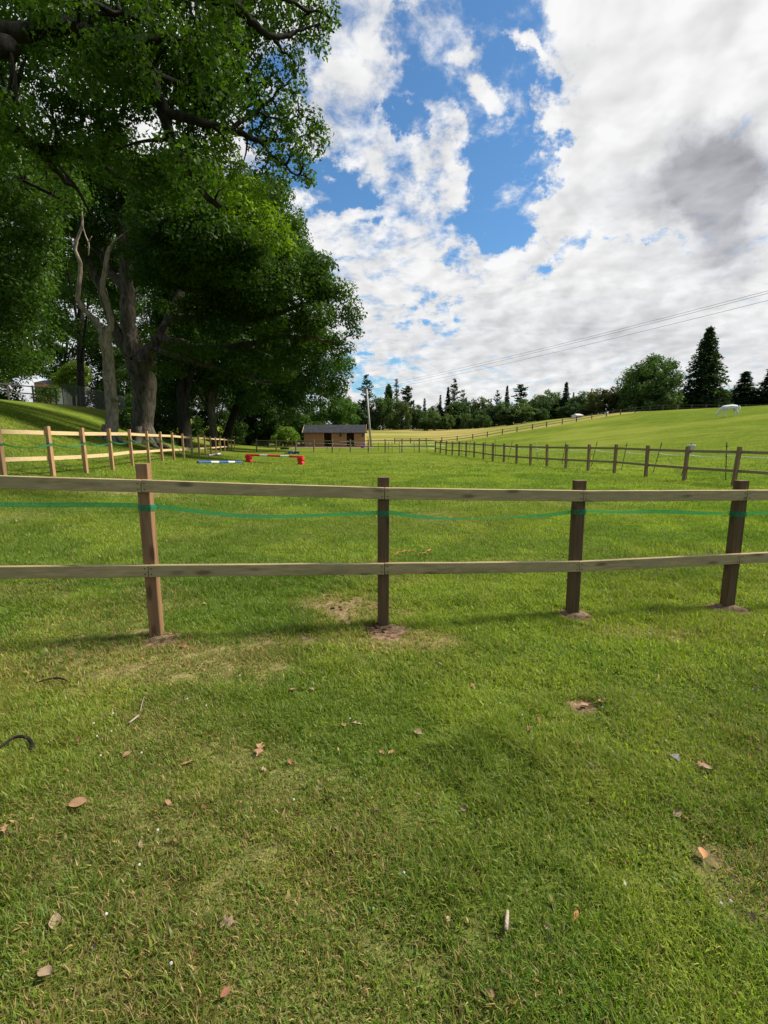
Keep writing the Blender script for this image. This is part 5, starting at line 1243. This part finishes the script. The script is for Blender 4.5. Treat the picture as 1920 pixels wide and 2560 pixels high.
def proto_conifer(kind):
    P, Nn, Sz = [], [], []
    def spray(p0, dirv, ln, droop, wid, n_, sz):
        t = RNG.random(n_) ** .8; sd = np.cross(dirv, [0, 0, 1]); sd = sd / (np.linalg.norm(sd) + 1e-9)
        q_ = p0 + dirv * (t * ln)[:, None] + sd * (RNG.normal(0, 1, n_) * wid * (1 - .6 * t))[:, None] + np.array([0, 0, 1]) * (-droop * t ** 2 * ln + RNG.normal(0, .006, n_))[:, None]
        P.append(q_); Nn.append(np.array([0, 0, 1]) + RNG.normal(size=(n_, 3)) * .45 - dirv * .2); Sz.append(np.full(n_, sz))
    cfg = {'fir': (34, 7, .20, .10, .25, 34, .040), 'cedar': (17, 4, .36, .10, -.12, 60, .040), 'spruce': (26, 5, .13, .15, .35, 26, .038), 'redwood': (60, 11, .235, .02, .45, 30, .030), 'column': (34, 9, .13, .02, -.5, 24, .045), 'lattice': (30, 5, .105, .05, .6, 12, .034), 'scots': (13, 5, .24, .42, -.1, 56, .045)}[kind]
    tiers, nb, rmax, z0, droop, n_, sz = cfg
    for i in range(tiers):
        t = (i + RNG.random() * .6) / tiers; z = z0 + (.985 - z0) * t
        if kind == 'cedar': R_ = rmax * (1 - t) ** .75 * (.55 + .6 * RNG.random()) + .02
        elif kind == 'column': R_ = rmax * min(1, (1 - t) * 4) ** .6 * (.8 + .3 * RNG.random())
        elif kind == 'lattice': R_ = rmax * math.sin(math.pi * min(1, .18 + .82 * t)) ** .7 * (.7 + .3 * RNG.random()) + .012
        elif kind == 'redwood': R_ = rmax * (min(1, (1 - t) * 1.15) ** .72) * (.78 + .34 * RNG.random()) * (1 if t > .12 else .85) + .006
        elif kind == 'scots': R_ = rmax * math.sin(math.pi * (.15 + .8 * t)) * (.6 + .5 * RNG.random())
        else: R_ = rmax * (1 - t) ** .85 * (.72 + .4 * RNG.random()) + .008
        for j in range(nb):
            an = 2 * math.pi * (j + RNG.random() * .8) / nb + i * 1.3; dv_ = np.array([math.cos(an), math.sin(an), .25 if kind in ('cedar', 'lattice') else -.02]); ln = R_ * (.75 + .4 * RNG.random())
            spray(np.array([0, 0, min(.97, z + RNG.normal(0, .55 / tiers))]), dv_ + np.array([0, 0, RNG.normal(0, .12)]), ln, droop, .018 + .14 * ln, max(5, int(n_ * (.35 + .65 * ln / rmax))), sz * (.7 + .5 * ln / rmax))
    P = np.concatenate(P); Nn = np.concatenate(Nn); Sz = np.concatenate(Sz) * RNG.uniform(.7, 1.3, len(P))
    V, Fq_ = leaves(P, Sz, Nn, SH4, .9); c = np.array([.9, .95, .95]) * (.6 + .8 * RNG.random(len(P)))[:, None]
    return V, Fq_, np.repeat(c, 4, 0)


PROTO = {}
def proto(kind):
    if kind not in PROTO:
        V, Fq_, c = proto_broad(kind) if kind in ('round', 'tall', 'willow', 'wide', 'great') else proto_conifer(kind)
        o = mesh('crown', V, [Fq_], M['leaf_far'], None, (0, 0, 0), c); con = kind not in ('round', 'tall', 'willow', 'wide', 'great')
        w_ = Wood(); w_.limb([Vector((0, 0, -.03)), Vector((0, 0, .1)), Vector((.004, 0, .5)), Vector((0, 0, .97 if con else .75))], [.034 if not con else .026, .026 if not con else .019, .016 if not con else .012, .003], 3, 8)
        if not con:
            for a in range(5): an = a * 1.3; w_.limb([Vector((0, 0, .3)), Vector((math.cos(an) * .12, math.sin(an) * .12, .5)), Vector((math.cos(an) * .3, math.sin(an) * .3, .66))], [.014, .01, .004], 3, 6)
        tk = mesh('trunk', np.array([tuple(v_) for v_ in w_.V]), w_.F, M['bark_dark'], None, (0, 0, 0), None, True)
        PROTO[kind] = (o.data, tk.data, np.percentile(np.abs(V[:, 0]), 99) * 2); bpy.data.objects.remove(o); bpy.data.objects.remove(tk)
    return PROTO[kind]
def far_tree(kind, name, label, px_, top, width, Y, colr_, group=None, lean=0.0):
    cm_, tm_, pw = proto(kind); p = at(px_, 1050, Y); zb_ = gz(p.x, Y) - .2; h_ = at(px_, top, Y).z - zb_; wd_ = width / F * Y
    r_ = tree(name, label, (p.x, Y, zb_), group); sc = wd_ / pw
    for nm, me_ in (('crown', cm_), ('trunk', tm_)):
        o = bpy.data.objects.new(nm, me_); COL.objects.link(o); o.parent = r_; o.scale = (sc, sc, h_) if nm == 'crown' else (h_ * .8, h_ * .8, h_)
        o.color = (*colr_, 1)
    r_.rotation_euler = (0, lean, random.uniform(0, 6.28)) if lean == 0 else (0, lean, 0)
    return r_
BG, OL, DG, LG, BLG = (.060, .104, .034), (.072, .102, .034), (.044, .078, .033), (.088, .134, .042), (.034, .060, .037)
gb_, gc_ = 'broadleaf trees of the far wood', 'conifers of the far wood'
FT = [('cedar', 'cedar_tree', 'open tiered conifer directly behind the top of the utility pole', 917, 936, 70, 185, BLG, gc_), ('column', 'cypress_tree', 'blunt columnar conifer left of the slim see through one', 972, 959, 21, 200, BG, gc_),
      ('lattice', 'cypress_tree', 'slim see through conifer with a rounded tip, tallest near the pole', 991, 943, 19, 198, BLG, gc_), ('scots', 'pine_tree', 'dark ragged pine right of the slim see through conifer', 1017, 963, 30, 202, BLG, gc_), ('spruce', 'spruce_tree', 'tiny dark spire right of the ragged pine', 1034, 998, 13, 204, BLG, gc_),
      ('spruce', 'spruce_tree', 'lone thin spruce standing in the dip of the treeline', 1061, 994, 20, 214, BLG, gc_), ('spruce', 'spruce_tree', 'short dark spire left of the central conifer group', 1100, 985, 18, 206, BLG, gc_), ('fir', 'fir_tree', 'second spire in the central conifer group', 1119, 965, 26, 207, BLG, gc_),
      ('cedar', 'fir_tree', 'tallest ragged fir of the central conifer group', 1134, 947, 52, 205, BLG, gc_), ('cedar', 'fir_tree', 'leaning ragged fir at the right of the central group', 1156, 974, 38, 209, BLG, gc_), ('cedar', 'fir_tree', 'dark spreading fir left of the pointed cone', 1242, 975, 34, 204, BLG, gc_),
      ('fir', 'fir_tree', 'pointed cone shaped fir between two ragged ones', 1265, 962, 24, 206, BG, gc_), ('scots', 'pine_tree', 'leaning ragged pine right of the pointed cone', 1299, 959, 32, 206, BLG, gc_), ('fir', 'fir_tree', 'dark tiered fir rising above the broadleaf trees right of centre', 1411, 953, 34, 188, BLG, gc_),
      ('spruce', 'spruce_tree', 'small dark tip just right of the tiered fir', 1430, 979, 16, 188, BLG, gc_), ('fir', 'fir_tree', 'broad dark cone low in the middle of the far wood', 1388, 1008, 50, 172, DG, gc_),
      ('willow', 'ash_tree', 'pale loose tree left of the utility pole', 868, 982, 52, 178, LG, gb_), ('tall', 'ash_tree', 'dark tree between the drooping ash and the pale loose tree', 840, 985, 52, 172, BG, gb_), ('round', 'oak_tree', 'dark tree standing behind the foot of the utility pole', 905, 1000, 60, 184, DG, gb_), ('willow', 'willow_tree', 'feathery willow like tree right of the utility pole', 957, 984, 78, 186, BG, gb_),
      ('willow', 'willow_tree', 'feathery tree below the slim see through conifer', 1003, 993, 56, 187, OL, gb_), ('round', 'oak_tree', 'low round tree below the ragged pine', 1040, 1008, 48, 192, BG, gb_), ('round', 'oak_tree', 'pale round tree below the lone thin spruce', 1078, 1018, 46, 192, LG, gb_), ('round', 'oak_tree', 'neat round tree left of the neat round pair', 1091, 1007, 50, 208, BG, gb_),
      ('round', 'hawthorn_tree', 'low round tree at the field edge, left of the neat pair', 1062, 1040, 40, 180, BG, gb_), ('round', 'hawthorn_tree', 'neat round low tree, left of the pair on the field edge', 1088, 1030, 34, 178, LG, gb_), ('round', 'hawthorn_tree', 'neat round low tree, right of the pair on the field edge', 1119, 1032, 38, 178, LG, gb_),
      ('tall', 'ash_tree', 'tree in front of the central conifer group', 1145, 1000, 56, 196, BG, gb_), ('willow', 'ash_tree', 'slim pale tree in front of the central conifers', 1168, 1030, 30, 180, LG, gb_), ('wide', 'oak_tree', 'broad tree in the middle, right of the leaning fir', 1170, 988, 54, 206, BG, gb_), ('round', 'oak_tree', 'domed tree right of the sky notch after the central conifers', 1206, 988, 56, 199, OL, gb_),
      ('wide', 'oak_tree', 'dark tree below the domed one', 1222, 1005, 70, 190, DG, gb_), ('willow', 'ash_tree', 'grey green tree at the field edge below the domed tree', 1204, 1033, 52, 178, BG, gb_), ('round', 'oak_tree', 'tree below the dark spreading fir', 1258, 1000, 60, 186, BG, gb_), ('round', 'lime_tree', 'large pale round tree in front, below the leaning pine', 1304, 1007, 78, 168, LG, gb_), ('wide', 'oak_tree', 'tree behind the large pale round one, under the leaning pine', 1318, 990, 70, 195, BG, gb_),
      ('tall', 'oak_tree', 'dark tree left of the large pale round one', 1268, 1020, 46, 168, DG, gb_), ('round', 'oak_tree', 'tree between the pale round one and the highest broadleaf crown', 1345, 983, 60, 190, OL, gb_), ('round', 'lime_tree', 'highest broadleaf crown left of the tiered fir', 1372, 971, 66, 192, LG, gb_), ('willow', 'ash_tree', 'upright bush like tree left of the broad dark cone', 1352, 1018, 44, 166, BG, gb_),
      ('wide', 'oak_tree', 'tree behind the hill fence right of the broad dark cone', 1422, 1002, 56, 165, DG, gb_), ('round', 'oak_tree', 'dense tree right of the tiered fir', 1458, 974, 66, 176, BG, gb_), ('wide', 'oak_tree', 'dark tree between the tiered fir and the olive brown tree', 1474, 998, 60, 160, DG, gb_), ('wide', 'chestnut_tree', 'olive brown tree in front of the great round tree', 1509, 958, 92, 150, (.070, .080, .026), gb_),
      ('great', 'chestnut_tree', 'great round leafy tree standing alone on the hill line', 1615, 880, 136, 142, (.066, .122, .032), gb_), ('round', 'oak_tree', 'pale olive crown tucked behind the great round tree', 1562, 945, 60, 158, OL, gb_), ('round', 'oak_tree', 'light green skirt tree at the right foot of the great round tree', 1668, 978, 46, 134, LG, gb_), ('round', 'yew_tree', 'low dark tree in the gap between the great round tree and the tall evergreen', 1697, 972, 46, 148, BG, gb_),
      ('redwood', 'redwood_tree', 'tallest dense dark evergreen left of the white horse', 1752, 813, 98, 142, (.034, .060, .028), gc_), ('wide', 'yew_tree', 'low dark tree above the white horse', 1815, 962, 64, 150, DG, gb_), ('fir', 'yew_tree', 'dark jagged evergreen above and right of the white horse', 1852, 926, 84, 146, BLG, gc_), ('fir', 'yew_tree', 'dark pointed evergreen at the right picture edge', 1916, 918, 84, 142, BLG, gc_), ('round', 'yew_tree', 'dark filler tree between the two right edge evergreens', 1884, 968, 60, 150, DG, gb_),
      ('wide', 'yew_tree', 'dark low tree behind the white horse and the fence', 1780, 985, 56, 156, DG, gb_), ('round', 'oak_tree', 'dark tree beyond the right picture edge', 1962, 940, 90, 148, DG, gb_)]
for a in FT: far_tree(*a)
# underwood closing the foot of the far wood
V, Fq_, c = clump_leaves(np.array([[x, 210 + 8 * math.sin(x * .3) - max(0, x) * .42, gz(x, 210 - max(0, x) * .42) + 6.8 * random.random() ** 1.7] for x in np.linspace(-45, 130, 900)]), RNG.uniform(1.5, 2.6, 900), 70, .7, (.022, .045, .018), (.05, .08, .028), SH4, .4, .6, .9)
tag(mesh('underwood', V, [Fq_], M['leaf_far'], None, None, c), 'dark underwood at the foot of the far wood', None, None, 'stuff')
